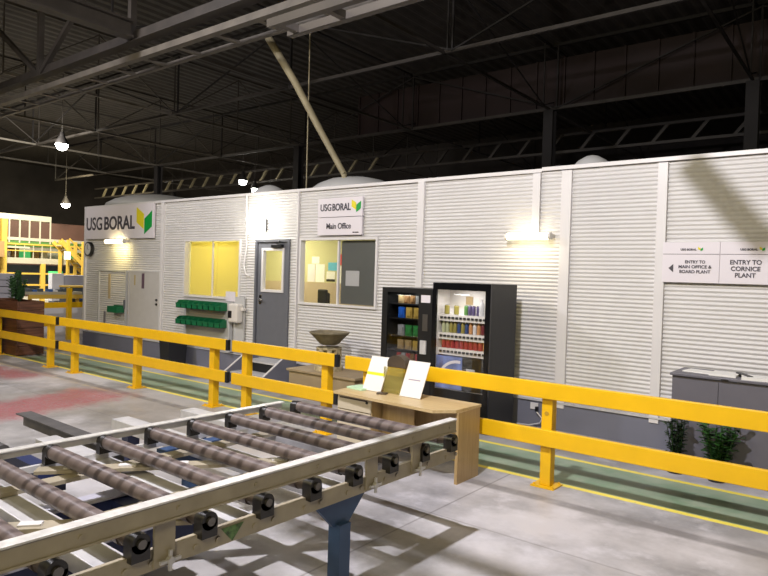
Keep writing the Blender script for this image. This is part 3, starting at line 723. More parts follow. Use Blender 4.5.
rows = [('top', 1.50, ['tan', 'brown', 'brown', 'grey'], .10), ('second', 1.31, ['blue', 'gold', 'gold'], .14), ('third', 1.08, ['grey', 'green', 'green'], .14),
        ('fourth', .905, ['tan', 'tan', 'gold'], .12), ('bottom', .755, ['red', 'grey', 'red', 'brown', 'red'], .10)]
for rn, z, cols, h in rows:
    n = len(cols); x0 = -5.13; st = .375 / n
    ords = ['first', 'second', 'third', 'fourth', 'fifth']
    for i, c in enumerate(cols):
        xc = x0 + st * (i + .5); ww = st * .80
        mb = MB().prism([(xc - ww / 2, z), (xc + ww / 2, z), (xc + ww * .46, z + h * .5), (xc + ww / 2, z + h), (xc - ww / 2, z + h), (xc - ww * .46, z + h * .5)], 1, YV + .04, YV + .07)
        mb.box(xc - ww * .32, xc + ww * .32, YV + .025, YV + .04, z + h * .2, z + h * .8)
        tag(mb.build('snack_packet', 'pack_' + c), '%s snack packet, %s from left on the %s shelf of the snack machine' % (c, ords[i], rn), 'snack', 'snack packets in the vending machine')
lamp('vending_glow', 'AREA', (-4.98, YV + .05, 1.62), 3.0, (1, 1, .9), .3, (-4.98, YV + .15, 1.0))
t = thing('drink_vending_machine', 'tall black drink vending machine with lit white display, right one of the two', 'vending machine', (-4.1, 7.15, 0))
vending_shell(t, -4.525, -3.70, YV, 7.47, 1.785, -4.47, -3.77, .48, 1.70, .28, 'black_gloss', 'black_side', 'vend_white')
for z in (1.40, 1.175, .985): B(-4.465, -3.775, YV + .03, YV + .27, z - .085, z - .005, ).build('shelf', 'vend_white', t)
for z in (1.40, 1.175, .985):
    for i in range(12):
        x = -4.435 + i * .056
        B(x, x + .034, YV + .014, YV + .028, z - .055, z - .03).build('selector_button', 'black', t)
B(-4.08, -3.775, YV + .0, YV + .05, .49, .89).build('control_panel', 'black', t)
B(-4.465, -4.085, YV + .0, YV + .05, .49, .885).build('poster', mat('poster_blue', (.16, .22, .50), .3, var=.7, scale=6), t)
mb = MB()
for k_ in range(14):
    a0, a1 = math.pi * (.45 + .04 * k_), math.pi * (.45 + .04 * (k_ + 1))
    mb.bar((-4.15 + .28 * math.cos(a0), YV - .003, .55 + .28 * math.sin(a0)), (-4.15 + .28 * math.cos(a1), YV - .003, .55 + .28 * math.sin(a1)), .004, .035)
mb.build('poster_swirl', 'sign_white', t)
B(-3.86, -3.80, YV - .006, YV, .60, .72).build('note_slot', 'galvanised', t)
MB().box(-4.02, -3.90, YV - .006, YV, .70, .76).box(-4.02, -3.98, YV - .006, YV, .55, .60).build('coin_slot', 'backboard', t)
DC = {'yellow': (.28, .24, .06), 'green': (.10, .24, .07), 'purple': (.09, .07, .16), 'white': (.6, .6, .62), 'black': (.03, .03, .03), 'pale green': (.42, .45, .28), 'blue': (.03, .06, .18), 'orange': (.5, .25, .10), 'dark red': (.14, .02, .03), 'red': (.34, .045, .045)}
for k_, c_ in DC.items(): D('drink_' + k_, c_, .3)
ords = ['first', 'second', 'third', 'fourth', 'fifth', 'sixth', 'seventh', 'eighth', 'ninth', 'tenth', 'eleventh', 'twelfth']
def drink(x, z, r, h, c, i, rn, bottle):
    g_ = 'drinks on display in the vending machine'
    lb = '%s %s, %s from left in the %s row of the drink machine' % (c, 'bottle' if bottle else 'can', ords[i], rn)
    y = YV + .085
    if bottle:
        t = thing('drink_bottle', lb, 'bottle', (x, y, z), g_)
        MB().lathe((x, y, z), [(r * .9, 0), (r, .01), (r, h * .62), (r * .85, h * .74), (r * .42, h * .88), (r * .42, h * .93)], 14).build('bottle_body', 'drink_' + c, t, smooth='auto')
        MB().lathe((x, y, z), [(r * .48, h * .93), (r * .48, h)], 12).build('cap', 'drink_white' if c != 'black' else 'drink_red', t)
    else:
        t = thing('drink_can', lb, 'can', (x, y, z), g_)
        MB().lathe((x, y, z), [(r * .8, 0), (r, h * .06), (r, h * .9), (r * .8, h * .96)], 14).build('can_body', 'drink_' + c, t, smooth='auto')
        MB().lathe((x, y, z), [(r * .82, h * .96), (r * .82, h)], 14).build('lid', 'chrome', t)
for i, (x, r, h, c, bt) in enumerate(((-4.38, .033, .115, 'yellow', 0), (-4.24, .033, .115, 'yellow', 0), (-4.10, .026, .12, 'green', 0), (-4.045, .024, .12, 'purple', 0), (-3.99, .024, .12, 'purple', 0), (-3.93, .024, .12, 'purple', 0), (-3.88, .033, .20, 'white', 1), (-3.80, .022, .14, 'black', 0))):
    drink(x, 1.397, r, h, c, i, 'top', bt)
for i, c in enumerate(('pale green', 'pale green', 'yellow', 'yellow', 'blue', 'yellow', 'blue', 'orange', 'white', 'orange', 'dark red', 'dark red')):
    drink(-4.42 + i * .0565, 1.172, .025, .155, c, i, 'middle', True)
for i in range(10): drink(-4.41 + i * .066, .982, .030, .15, 'red' if i < 9 else 'orange', i, 'bottom', True)
lamp('vending_glow', 'AREA', (-4.12, YV + .02, 1.66), 2.6, (1, .97, .94), .25, (-4.12, YV + .15, 1.0))
for p in (1.62,): tag(B(-4.22, -4.12, YV + .268, YV + .279, 1.52, 1.62).build('price_card', 'pack_tan'), 'small tan card on the back of the drink display', 'card')

for o_ in list(C.objects):     # the machines stand a little clear of the wall
    if o_.parent is None and (o_.name.startswith(('snack_', 'drink_', 'vending_glow', 'price_card'))):
        o_.location.x *= .978; o_.location.y -= .15
        if o_.type != 'LIGHT': o_.scale.x = .978
# ================================================================ BOWL, PLANT, CABINET
t = thing('fountain_box', 'low brown box base carrying the carved stone bowl stand', 'box', (-6.35, 6.9, 0))
B(-7.02, -5.72, 6.72, 7.30, .0, .385, bev=.008).build('body', 'box_brown', t)
B(-7.05, -5.69, 6.69, 7.33, .385, .42, bev=.006).build('top_board', 'box_brown', t)
t = thing('stone_bowl', 'wide brown stone bowl on a carved pierced stand in front of the office', 'bowl', (-6.50, 7.03, .42))
mb = MB()
for k_ in range(8):
    a = 2 * math.pi * k_ / 8
    mb.box(-6.50 + .15 * math.cos(a) - .035, -6.50 + .15 * math.cos(a) + .035, 7.03 + .15 * math.sin(a) - .035, 7.03 + .15 * math.sin(a) + .035, (.50), .76, rot=Matrix.Rotation(a, 3, 'Z'))
mb.lathe((-6.50, 7.03, .42), [(.21, 0), (.21, .06), (.17, .08)], 24).lathe((-6.50, 7.03, .42), [(.18, .20), (.20, .22), (.18, .25)], 24).lathe((-6.50, 7.03, .42), [(.17, .30), (.19, .32), (.19, .34)], 24)
mb.lathe((-6.50, 7.03, .42), [(.10, .05), (.10, .32)], 16)
mb.build('stand', 'stone_carved', t, smooth='auto')
MB().lathe((-6.50, 7.03, .80), [(.12, 0), (.16, .03), (.225, .10), (.29, .165), (.30, .17), (.30, .19), (.275, .19), (.21, .12), (.12, .05), (.02, .04)], 40).build('bowl', 'stone', t, smooth='auto')
t = thing('dry_plant', 'sparse twiggy plant behind the low brown box left of the snack machine', 'plant', (-5.62, 7.25, 0))
MB().lathe((-5.56, 7.42, 0), [(.07, 0), (.10, .2), (.09, .2)], 16).build('pot', 'planter_pot', t)
mb = MB()
for k_ in range(9):
    a = k_ * .7; mb.leaf((-5.56, 7.42, .18), (math.cos(a) * .7, math.sin(a) * .15 - .2, 1.0), .52, .02, .15)
mb.build('foliage', 'leaf_dark', t)
t = thing('steel_cabinet', 'grey two-door steel cabinet against the wall at the right edge', 'cabinet', (-.9, 7.2, 0))
B(-1.68, -.10, 6.96, 7.50, .03, .93).build('body', 'cabinet_grey', t)
B(-1.70, -.08, 6.93, 7.52, .93, .955, bev=.004).build('top', 'cabinet_grey', t)
for x0, x1 in ((-1.675, -1.255), (-1.25, -.64), (-.635, -.11)): B(x0, x1, 6.945, 6.96, .06, .90).build('door', 'cabinet_grey', t)
B(-1.23, -1.165, 6.925, 6.93, .935, .945).build('latch', 'black', t)
for i, (x, y, wd, dp, mtt, lb) in enumerate(((-1.48, 7.22, .26, .22, 'paper', 'pale sheet at the left of the papers on the grey cabinet'), (-1.24, 7.18, .24, .30, 'paper', 'white document stack in the middle of the grey cabinet top'), (-.95, 7.10, .26, .28, 'paper', 'white open booklet at the right on the grey cabinet top'))):
    mb = B(x - wd / 2, x + wd / 2, y - dp / 2, y + dp / 2, .956, .968 + .008 * i, rot=Matrix.Rotation(.15 * (i - 1), 3, 'Z'))
    tag(mb.build('paper_stack', mtt), lb, 'papers', 'papers on the grey cabinet')
tag(B(-1.09, -1.04, 7.0, 7.3, .956, .99, rot=Matrix.Rotation(.5, 3, 'Z')).build('binder', 'black'), 'black binder spine between the papers on the grey cabinet', 'binder')
def pot_plant(x, y, lb, kind, h, spread, n, mt):
    t = thing('potted_plant', lb, 'plant', (x, y, 0))
    p = MB().lathe((x, y, 0), [(.075, 0), (.10, .12), (.105, .13), (.105, .15), (.09, .15), (.09, .13)], 20).build('pot', 'planter_pot', t, smooth='auto')
    MB().lathe((x, y, .125), [(.088, 0), (.088, .005)], 16).build('soil', 'soil', t)
    ms, mb = MB(), MB()
    for k_ in range(n):
        a = k_ * 2.4 + random.random() * .5; s = spread * (.3 + .7 * random.random()); hh = h * (.75 + .3 * random.random())
        e = Vector((x + s * math.cos(a), y + s * math.sin(a) * .6, hh)); b0 = Vector((x + .03 * math.cos(a), y + .03 * math.sin(a), .12))
        ms.cyl(b0, e, .006, .003, n=6)
        for j in range(9):
            q = b0.lerp(e, .2 + .8 * j / 8); aa = j * 2.2 + k_
            mb.leaf(q, (math.cos(aa), math.sin(aa), .7), .12 if kind else .085, .055 if kind else .042, .35)
    ms.build('stem', mt, t); mb.build('foliage', mt, t, smooth=True)
pot_plant(-1.57, 6.76, 'narrow dark upright potted plant beside the left edge of the grey cabinet', 0, .58, .11, 16, 'leaf_dark')
pot_plant(-1.20, 6.74, 'bushy glossy green potted plant in front of the grey cabinet doors', 1, .52, .22, 17, 'leaf')

# ================================================================ YELLOW BARRIER
YB = 5.38
def barrier(name, label, x0, x1, posts, endcaps=(False, True)):
    t = thing(name, label, 'barrier', ((x0 + x1) / 2, YB + .05, 0), 'yellow safety barrier sections in front of the office')
    for z0, z1 in ((.372, .520), (.797, .943)):
        b = B(x0, x1, YB, YB + .045, z0, z1, bev=.006).build('rail', 'yellow', t)
        for i, xe in enumerate((x0, x1)):
            if endcaps[i]: B(xe - (.05 if i == 0 else 0), xe + (0 if i == 0 else .05), YB + .002, YB + .043, z0 + .003, z1 - .003).build('end_cap', 'black', b)
    for x in posts:
        p = B(x - .05, x + .05, YB + .047, YB + .147, .012, .925, bev=.006).build('post', 'yellow', t)
        mb = B(x - .11, x + .11, YB - .01, YB + .20, 0, .012); mb.build('base_plate', 'yellow', p)
        for dx in (-.085, .085):
            for dy in (.02, .17): MB().cyl((x + dx, YB + dy, .012), (x + dx, YB + dy, .030), .011, n=8).build('anchor_bolt', 'yellow', p)
    return t
barrier('safety_barrier', 'yellow barrier section at the far left in front of the timber planter', -17.5, -11.58, (-16.5, -14.25, -11.95))
barrier('safety_barrier', 'yellow barrier section with three posts, from planter to green bins', -11.45, -6.83, (-11.05, -9.08, -7.18))
barrier('safety_barrier', 'short yellow barrier section between two gaps in front of the door steps', -6.70, -4.89, (-6.50, -5.08))
t = barrier('safety_barrier', 'long yellow barrier section at right, passing behind the desk', -4.73, 2.2, (-4.45, -2.35, 0.1, 2.0), (False, False))
MB().prism([(-2.35 + .022 * math.cos(a), .66 + .02 * math.sin(a)) for a in [math.pi * k_ / 4 for k_ in range(8)]], 1, YB + .044, YB + .0465).build('badge', mat('badge_ochre', (.45, .27, .02), .5), t)
# barrier section at office corner, running away
t = thing('safety_barrier', 'yellow barrier beyond the planter turning the corner of the office', 'barrier', (-16.2, 8.6, 0))
for z0, z1 in ((.35, .48), (.80, .94)): B(-16.24, -16.19, 7.2, 12.0, z0, z1).build('rail', 'yellow', t)
for y in (7.82, 9.9): B(-16.18, -16.08, y - .05, y + .05, 0, 1.3 if y < 8 else .94).build('post', 'yellow', t)

# ================================================================ DESK
t = thing('desk', 'pale wooden office desk with cream drawer pedestal in front of the yellow barrier', 'desk', (-3.65, 5.0, 0))
MB().prism([(-4.36, 4.80), (-3.12, 4.74), (-2.97, 4.90), (-2.95, 5.31), (-4.40, 5.31)], 2, .645, .672).build('desktop', 'desk_wood', t)
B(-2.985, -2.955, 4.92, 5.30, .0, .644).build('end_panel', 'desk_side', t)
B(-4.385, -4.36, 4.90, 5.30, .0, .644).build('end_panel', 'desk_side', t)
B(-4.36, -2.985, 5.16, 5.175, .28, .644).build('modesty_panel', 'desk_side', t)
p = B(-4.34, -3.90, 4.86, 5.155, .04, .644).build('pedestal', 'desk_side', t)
for z0, z1 in ((.50, .635), (.27, .49), (.05, .26)):
    dr = B(-4.335, -3.905, 4.84, 4.859, z0, z1, bev=.003).build('drawer', 'drawer_cream', t)
    B(-4.30, -3.95, 4.832, 4.84, z1 - .025, z1 - .015).build('finger_pull', 'brown_dark', dr)
MB().cyl((-3.95, 4.84, .60), (-3.95, 4.828, .60), .012, n=12).build('lock', 'black', t)
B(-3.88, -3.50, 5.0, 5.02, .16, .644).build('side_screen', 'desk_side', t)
# desk items (desktop top .672)
zt = .673
tag(B(-4.42 + .06, -4.14, 5.0, 5.20, zt, zt + .018, rot=Matrix.Rotation(-.12, 3, 'Z')).build('leaflet_stack', 'paper_green'), 'stack of pale green leaflets on the left end of the desk', 'leaflets')
def stand(x, y, wd, h, lb, extra):
    t = thing('paper_stand', lb, 'notice', (x, y, zt), 'leaning white notices on the desk')
    a = .30; R_ = Matrix.Rotation(-a, 3, 'X') @ Matrix.Rotation(0, 3, 'Y')
    sk = .10
    def P(u, v_, o=0): # u across, v up along the sheet, o outwards
        return Vector((x + u + sk * v_, y + math.sin(a) * v_ - math.cos(a) * o, zt + .002 + math.cos(a) * v_ + 0))
    def sheet(u0, u1, v0, v1, o0, o1):
        mb = MB(); vs8 = [mb.bm.verts.new(P(u, v_, o)) for o in (o0, o1) for (u, v_) in ((u0, v0), (u1, v0), (u1, v1), (u0, v1))]
        for f in ((0, 1, 2, 3), (7, 6, 5, 4), (0, 4, 5, 1), (1, 5, 6, 2), (2, 6, 7, 3), (3, 7, 4, 0)): mb.bm.faces.new([vs8[i] for i in f])
        bmesh.ops.recalc_face_normals(mb.bm, faces=mb.bm.faces); return mb
    sheet(-wd / 2, wd / 2, 0, h, -.004, .001).build('backing', 'plastic_white', t)
    sheet(-wd / 2 + .002, wd / 2 - .002, .004, h - .004, .002, .003).build('sheet', 'paper', t)
    if extra == 'band': sheet(-wd / 2 + .002, wd / 2 - .002, h * .46, h * .54, .0035, .0042).build('highlight_band', 'paper_yellow', t)
    else: sheet(-wd * .28, wd * .28, h * .47, h * .50, .0035, .0042).build('print_line', 'ink', t)
    MB().bar(P(0, h * .7, -.01), (x, y + .19, zt + .003), .03, .003).build('easel_strut', 'plastic_white', t)
stand(-4.08, 5.06, .24, .36, 'left leaning white notice with a yellow band, on the desk', 'band')
stand(-3.60, 5.06, .25, .36, 'right leaning plain white notice with one printed line, on the desk', 'line')
t = thing('clear_box', 'clear olive-tinted box between the two white notices on the desk', 'box', (-3.83, 5.14, zt))
MB().box(-3.96, -3.72, 5.10, 5.105, zt + .005, zt + .26).box(-3.96, -3.72, 5.235, 5.24, zt + .005, zt + .26).box(-3.96, -3.955, 5.105, 5.235, zt + .005, zt + .26).box(-3.725, -3.72, 5.105, 5.235, zt + .005, zt + .26).box(-3.96, -3.72, 5.10, 5.24, zt, zt + .005).build('box_walls', 'acrylic_olive', t)
tag(MB().prism([(-3.93, zt + .262), (-3.71, zt + .262), (-3.71, zt + .30)] + [(-3.82 + .11 * math.cos(math.pi * k_ / 12), zt + .30 + .085 * math.sin(math.pi * k_ / 12)) for k_ in range(13)] + [(-3.93, zt + .30)], 1, 5.12, 5.22).build('rounded_lid', 'brown_dark'), 'dark brown rounded top standing on the clear box on the desk', 'lid')
tag(B(-3.96, -3.86, 4.98, 5.07, zt, zt + .012, rot=Matrix.Rotation(.4, 3, 'Z')).build('pen_tray', 'brown_dark'), 'small brown tray lying in front of the clear box', 'tray')

# ================================================================ ROLLER CONVEYOR
t = cv = thing('roller_conveyor', 'long beige steel roller conveyor in the foreground with spiral-marked rollers', 'conveyor', (-3.15, 1.5, 0))
XF, XR, ZA = -2.36, -3.95, .72
ya, yb = -1.6, 3.82
# upper guard rail: C channel with a top edge brighter than its face
rail = MB().prism([(-2.40, .785), (-2.345, .785), (-2.345, .795), (-2.385, .795), (-2.385, .867), (-2.40, .867)], 1, ya, yb).box(-2.388, -2.350, ya, yb, .795, .863).build('guard_rail', 'beige_steel', t)
B(-2.405, -2.342, ya, yb, .867, .878, bev=.003).build('bright_edge', 'bright_edge', rail)['label'] = 'bright top edge'
for i in range(13): MB().cyl((-2.351, ya + .3 + i * .42, .83), (-2.344, ya + .3 + i * .42, .83), .010, n=10).build('bolt', 'beige_steel', rail)
low = MB().box(-2.43, -2.40, ya, 3.90, .572, .660).box(-2.50, -2.43, ya, 3.90, .572, .584).build('side_rail', 'beige_steel', t)
for i in range(16):
    y = 3.80 - i * .336 + .03
    for d_ in (-.05, .07): MB().cyl((-2.40, y + d_, .607), (-2.393, y + d_, .607), .014, n=10).build('bolt', 'beige_steel', low)
MB().prism([(1.90, .650), (2.03, .650), (1.965, .577)], 0, -2.399, -2.396).build('warning_sticker', mat('sticker_green', (.10, .20, .06), .5, var=.7, scale=40), low)['label'] = 'green triangular sticker'
for i, y in enumerate((1.60, 2.97, 3.42, .35)):
    br = B(-2.398, -2.385, y - .05, y + .05, .585, .775).build('tab_bracket', 'beige_steel', t)
    B(-2.43, -2.398, y - .02, y + .02, .70, .775).build('flange', 'beige_steel', br)
    MB().cyl((-2.384, y + .02, .605), (-2.360, y + .02, .605), .018, n=6).bar((-2.372, y - .03, .605), (-2.372, y + .07, .605), .012, .014).bar((-2.372, y + .02, .56), (-2.372, y + .02, .65), .012, .014).build('wing_nut', 'galvanised', br)
# rear rail
rr = MB().box(-4.03, -4.00, ya, 3.70, .715, .755).box(-4.03, -4.00, ya, 3.70, .60, .64).build('rear_rail', 'galvanised', t)
B(-4.045, -3.985, ya, 3.72, .755, .765, bev=.002).build('bright_edge', 'bright_edge', rr)
# rollers
def roller_parts(y, first=None):
    if first:
        r, = [first.copy()]; C.objects.link(r); r.parent = cv; r.location = first.location.copy(); r.location.y = y - LOC[cv.name][1]
        for ch in first.children:
            c = ch.copy(); C.objects.link(c); c.parent = r
        return r
    mb = MB().cyl((XR + .02, 0, 0), (XF - .13, 0, 0), .043, n=32)
    for v in mb.bm.verts: pass
    me_o = mb.build('roller', 'roller', None, smooth='auto', origin=(0, 0, 0))
    me_o.parent = cv; me_o.location = (0 - LOC[cv.name][0], y - LOC[cv.name][1], ZA - LOC[cv.name][2]); LOC[me_o.name] = (0, 0, 0)
    for xa, xb, nme in ((XF - .07, XF - .005, 'bearing'), (XR - .045, XR + .0, 'bearing')):
        MB().cyl((xa, 0, 0), (xb, 0, 0), .042, n=24).box(xa, xb, -.042, .042, -.075, 0).build(nme, 'bearing_black', me_o, smooth='auto')
    MB().cyl((XR, 0, 0), (XR + .025, 0, 0), .046, n=24).build('collar', 'bearing_black', me_o, smooth='auto')
    MB().cyl((XF - .14, 0, 0), (XF - .07, 0, 0), .038, n=24).build('collar', 'brown_dark', me_o, smooth='auto')
    MB().cyl((XF - .005, 0, 0), (XF + .008, 0, 0), .020, n=16).build('axle_end', 'axle_steel', me_o)
    return me_o
r0 = roller_parts(3.83)
for i in range(1, 16): roller_parts(3.83 - .336 * i, r0)
# cross members under the rollers, projecting beyond the rear rail
cv.rotation_euler.z = -.020      # the line stands very slightly askew to the office
for i, (y, xe) in enumerate(((3.43, -4.95), (2.83, -5.02), (2.14, -4.80), (1.45, -4.85), (.80, -4.8), (.1, -4.8))):
    c = MB().box(xe, -2.52, y - .075, y + .075, .515, .600, bev=.004).build('cross_member', 'galvanised', t)
    B(xe + .12, xe + .22, y - .05, y + .05, .25, .514).build('drop_bracket', 'navy_steel', t)
dk = MB().box(-5.6, -4.1, 2.30, 2.36, .52, .62).box(-5.6, -4.1, 2.24, 2.36, .62, .63).build('dark_channel', 'dark_rubber', t)
MB().cyl((-6.4, 1.78, .60), (-4.6, 1.78, .60), .045, n=20).build('outer_tube', 'dark_rubber', t, smooth='auto')
for y in (1.30, 1.95): B(-5.0, -4.35, y - .05, y + .05, .34, .513).build('motor_block', 'navy_steel', t)
# chain guides along the conveyor (one each side) and diagonal brace
for x in (-3.72, -3.00): B(x - .05, x + .05, ya, 3.5, .602, .625).build('chain_guide', 'beige_steel', t)
mb = MB().bar((-3.95, .2, .64), (-2.62, 1.9, .64), .10, .02); br = mb.build('diagonal_brace', 'beige_steel', t)
mb = MB().bar((-3.90, 1.7, .64), (-2.62, 3.4, .64), .10, .02); br2 = mb.build('diagonal_brace', 'beige_steel', t)
for s0, s1, par in (((-3.95, .2, .655), (-2.62, 1.9, .655), br), ((-3.90, 1.7, .655), (-2.62, 3.4, .655), br2)):
    a, b = Vector(s0), Vector(s1)
    for k_ in range(7): p = a.lerp(b, (k_ + .5) / 7); q = p + (b - a).normalized() * .10; MB().bar(p, q, .05, .01).build('wear_pad', 'white_trim', par)
# lower frame: navy beams, reflected light painted on as pale top flanges
for x in (-3.85, -3.25):
    nb = B(x - .05, x + .05, ya, 2.35, .26, .40).build('lower_beam', 'navy_steel', t)
    B(x - .07, x + .07, ya, 2.35, .40, .412).build('top_flange', 'board_lilac', nb)
for y in (.3, 1.25, 2.2): B(-3.80, -3.30, y - .09, y + .09, .27, .39).build('lower_cross_beam', 'navy_steel', t)
# legs with gussets
def leg(y, x=-2.46):
    g_ = MB().prism([(y - .25, .598), (y + .25, .598), (y + .065, .41), (y - .065, .41)], 0, x - .012, x + .012).box(x - .045, x + .045, y - .25, y + .25, .575, .599).build('leg', 'blue_steel', t)
    B(x - .045, x + .045, y - .045, y + .045, .012, .42).build('leg_post', 'blue_steel', g_)
    B(x - .12, x + .12, y - .12, y + .12, 0, .012).build('base_plate', 'blue_steel', g_)
leg(2.78); leg(.55)
for y in (2.78, .55): leg(y, -3.93)
tag(MB().cyl((-1.95 - 2.3, 1.7, .07), (-2.15, 1.95, .07), .045, n=16).build('floor_pipe', 'dark_rubber', smooth='auto'), 'dark pipe lying on the floor under the conveyor', 'pipe')

# ================================================================ PLANTER AT LEFT
t = thing('timber_planter', 'large dark red-brown timber planter box behind the left barrier', 'planter', (-14.35, 5.95, 0))
mb = MB()
for k_ in range(6):
    z0, z1 = .02 + k_ * .182, .02 + k_ * .182 + .176
    mb.box(-15.25, -13.68, 5.60, 5.635, z0, z1, bev=.004).box(-13.71, -13.675, 5.636, 6.12, z0, z1, bev=.004).box(-15.25, -15.215, 5.636, 6.12, z0, z1).box(-15.25, -13.68, 6.09, 6.125, z0, z1)
mb.build('boards', 'planks', t)
B(-15.21, -13.72, 5.64, 6.085, .9, 1.03).build('soil', 'soil', t)
t = thing('jade_plant', 'small bushy green plant growing in the timber planter', 'plant', (-14.35, 5.95, 1.03))
mb, ms = MB(), MB()
for k_ in range(34):
    a = k_ * 2.4; rr_ = .03 + .17 * random.random(); h = .22 + .46 * random.random()
    e = Vector((-14.42 + rr_ * math.cos(a), 5.90 + rr_ * math.sin(a), 1.03 + h)); ms.cyl((-14.42, 5.95, 1.03), e, .012, .005, n=6)
    for j in range(9): mb.leaf(e + Vector((0, 0, -.02 * j)), (math.cos(j * 2.1), math.sin(j * 2.1), .9), .10, .055, .2)
mb.build('foliage', 'leaf_jade', t, smooth=True); ms.build('stem', 'leaf_dark', t)

# ================================================================ MACHINE BAY, FAR LEFT
def simple(name, label, cat, boxes, mt, group=None):
    mb = MB()
    for b in boxes: mb.box(*b)
    return tag(mb.build(name, mt), label, cat, group)
t = thing('board_stack', 'pale lilac stack of plasterboard at the far left behind the planter', 'stack', (-20.4, 7.4, 0))
for k_ in range(6): B(-20.9, -20.0, 5.8, 8.28, .45 + k_ * .19, .62 + k_ * .19).build('board_bundle', 'board_lilac', t)
for y in (6.1, 7.9): B(-20.9, -20.0, y - .05, y + .05, .0, .449).build('bearer', 'crate_brown', t)
t = thing('white_cabinet', 'bright white machine cabinet with grey right face left of the office corner', 'cabinet', (-24.2, 11.5, 0))
B(-24.3, -24.0, 11.0, 11.42, .55, 1.56).build('white_housing', 'white_far', t)
B(-24.8, -24.05, 11.43, 13.4, .6, 1.50).build('grey_housing', 'board_lilac', t)
MB().box(-24.9, -24.0, 11.0, 13.4, 0, .12).box(-24.7, -24.3, 11.2, 13.2, .12, .55).build('plinth', 'slate_far', t)
t = thing('work_table', 'long cream table cluttered with small parts, seen over the planter', 'table', (-19.0, 8.8, 0))
B(-20.4, -19.6, 8.32, 9.9, .98, 1.06).build('tabletop', 'cream_far', t)
B(-19.60, -19.55, 8.32, 9.9, .86, .98).build('apron', 'yellow_far', t)
for x in (-20.3, -19.7):
    for y in (8.40, 9.8): B(x - .04, x + .04, y - .04, y + .04, 0, .98).build('leg', 'yellow_far', t)
for i, (y, h, mtt) in enumerate(((8.15, .08, 'slate_far'), (8.3, .06, 'blue_far'), (8.48, .09, 'slate_far'), (8.75, .08, 'blue_far'), (8.9, .05, 'white_far'), (9.05, .07, 'slate_far'), (9.2, .09, 'slate_far'), (9.36, .13, 'black'))):
    tag(B(-19.95, -19.72, y + .19, y + .31, 1.061, 1.061 + h).build('small_part', mtt), '%s small block, %s from the left on the cream table' % ({'slate_far': 'grey', 'blue_far': 'blue', 'white_far': 'white', 'black': 'black'}[mtt], ords[i]), 'part', 'small parts on the cream table')
t = thing('blue_machine', 'low dark machine with a yellow top bar and blue cover beside the office corner', 'machine', (-20.3, 10.2, 0))
B(-21.5, -20.8, 10.1, 11.6, .3, 1.15).build('housing', 'slate_far', t); B(-21.55, -20.77, 10.1, 11.6, 1.15, 1.20).build('top_bar', 'yellow_far', t)
MB().prism([(10.4, .75), (11.1, .75), (11.1, 1.05), (10.7, 1.0)], 0, -20.79, -20.73).build('cover', 'blue_far', t); B(-21.4, -20.9, 10.2, 11.5, 0, .3).build('base', 'slate_far', t)
simple('white_block', 'low white block on the floor beyond the corner barrier', 'stack', [(-18.3, -17.4, 7.3, 9.6, 0, .74)], 'white_far')  # plain white block filling the gap under the corner rail
# mezzanine / line structure at X=-28
XM = -28
t = thing('mezzanine', 'cream and yellow steel platform along the machine bay, far left', 'platform', (XM - 1, 13, 0))
B(XM - 2, XM, 4, 19, 1.90, 2.13).build('platform_edge', 'cream_far', t)
B(XM - 3.5, XM - 2.1, 4, 19, .55, 1.85).build('dark_machinery', 'slate_far', t)
for y in (5.4, 9.0, 12.45, 15.5): B(XM - .1, XM + .02, y - .09, y + .09, 0, 1.9).build('post', 'yellow_far', t)
B(XM - .05, XM + .0, 4, 19, 1.45, 1.52).build('handrail', 'yellow_far', t); B(XM - .05, XM + .0, 4, 19, .98, 1.05).build('handrail', 'yellow_far', t)
for y in [9.6 + k_ * .35 for k_ in range(16)]: B(XM - .03, XM + .0, y - .015, y + .015, 2.13, 2.72).build('baluster', 'cream_far', t)
B(XM - .03, XM + .01, 9.4, 15.2, 2.66, 2.72).build('handrail', 'yellow_far', t); B(XM - .03, XM + .01, 9.4, 15.2, 2.40, 2.44).build('handrail', 'yellow_far', t)
t = thing('overhead_frame', 'pale overhead frame with five hanging rods above the platform', 'frame', (XM, 12, 2.7))
B(XM - .6, XM, 5, 12.75, 3.68, 3.90).build('header', 'cream_far', t)
B(XM - .5, XM, 10.9, 17, 2.84, 2.96).build('lower_beam', 'cream_far', t)
B(XM - .5, XM - .02, 10.9, 13.3, 2.60, 2.83).build('green_panel', 'green_far', t)
B(XM - .5, XM - .02, 13.3, 17, 2.66, 2.83).build('green_panel', 'green_far', t)
B(XM - .4, XM + .02, 10.9, 11.9, 2.52, 2.59).build('lower_beam', 'cream_far', t)
for y in (11.1, 11.5, 11.88, 12.3, 12.72): B(XM - .03, XM + .01, y - .025, y + .025, 2.74, 3.68).build('hanging_rod', 'cream_far', t)
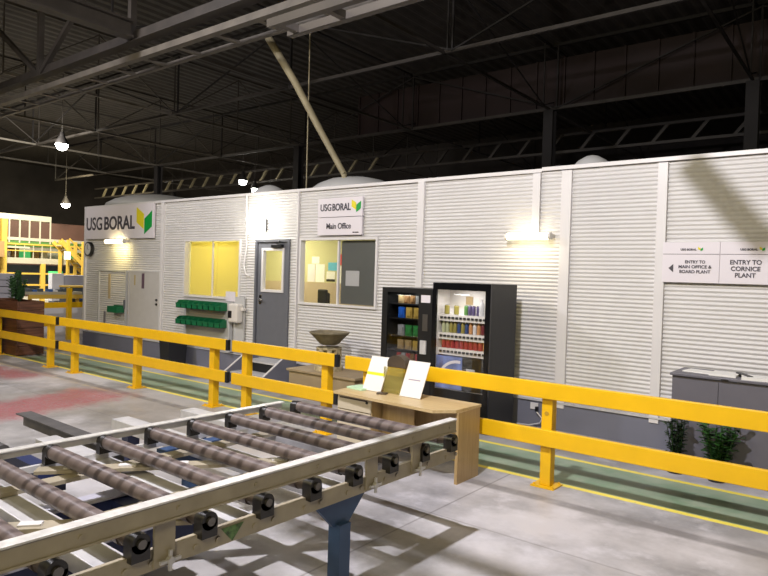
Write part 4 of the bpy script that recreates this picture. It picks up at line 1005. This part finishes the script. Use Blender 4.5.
for i, (y, z, c) in enumerate(((11.22, 2.2, 'white_far'), (11.55, 2.3, 'crate_brown'), (12.0, 2.2, 'lit_green'), (12.35, 2.2, 'crate_brown'), (12.7, 2.2, 'cream_far'), (14.0, 2.3, 'lit_green'), (14.35, 2.2, 'yellow_far'))):
    tag(B(XM - 1.0, XM - .5, y - .14, y + .14, 2.131, z + .25).build('machine_box', c), '%s box among the machines on the platform, %s from the left' % ({'white_far': 'white', 'crate_brown': 'orange-brown', 'lit_green': 'green', 'cream_far': 'cream', 'yellow_far': 'yellow'}[c], ords[i]), 'box', 'boxes on the far platform')
simple('machine_cladding', 'long grey machine enclosure on the platform behind the boxes', 'machine', [(XM - 2.0, XM - 1.2, 8, 18, 2.131, 2.6)], 'cream_far')
t = thing('yellow_stair', 'yellow stair slanting down from the platform beside the lit panel', 'stair', (XM + .5, 13.2, 0))
for x in (XM + .1, XM + .8):
    MB().bar((x, 12.8, 2.85), (x, 14.1, 1.55), .05, .16).build('stringer', 'yellow_far', t)
    MB().bar((x, 13.15, 3.0), (x, 14.4, 1.8), .04, .05).build('handrail', 'yellow_far', t)
    for y in (13.1, 13.75): B(x - .04, x + .04, y - .06, y + .06, 0, 2.95 if y < 13.5 else 2.9).build('post', 'yellow_far', t)
for k_ in range(7): y = 12.9 + k_ * .18; B(XM + .13, XM + .77, y, y + .16, 2.68 - k_ * .18, 2.71 - k_ * .18).build('tread', 'cream_far', t)
t = thing('lamp_post', 'glowing pale yellow square lamp on a thin post by the yellow stair', 'lamp', (XM + 1.0, 13.0, 0))
B(XM + .98, XM + 1.02, 12.85, 13.1, 2.12, 2.45).build('lit_panel', 'lit_panel', t); B(XM + .97, XM + 1.0, 12.95, 13.0, 0, 2.12).build('post', 'yellow_far', t)
tag(B(XM - .2, XM - .05, 12.75, 13.3, 1.2, 1.6).build('exit_light', 'lit_green'), 'small green lit panel beneath the platform', 'panel')
simple('timber_crates', 'orange-brown stacked crates at the far left edge above the board stack', 'crates', [(XM - .3, XM + .6, 8.5, 10.7, 2.131, 2.75)], 'crate_brown')
simple('yellow_mast', 'yellow upright post at the left edge reaching to the overhead frame', 'post', [(XM + .02, XM + .2, 10.75, 10.95, 0, 3.66)], 'yellow_far')
simple('far_panels', 'dull maroon sheeted partition rising behind the overhead frame', 'partition', [(-40, -39.8, 8, 29, .0, 4.4)], 'maroon_far')
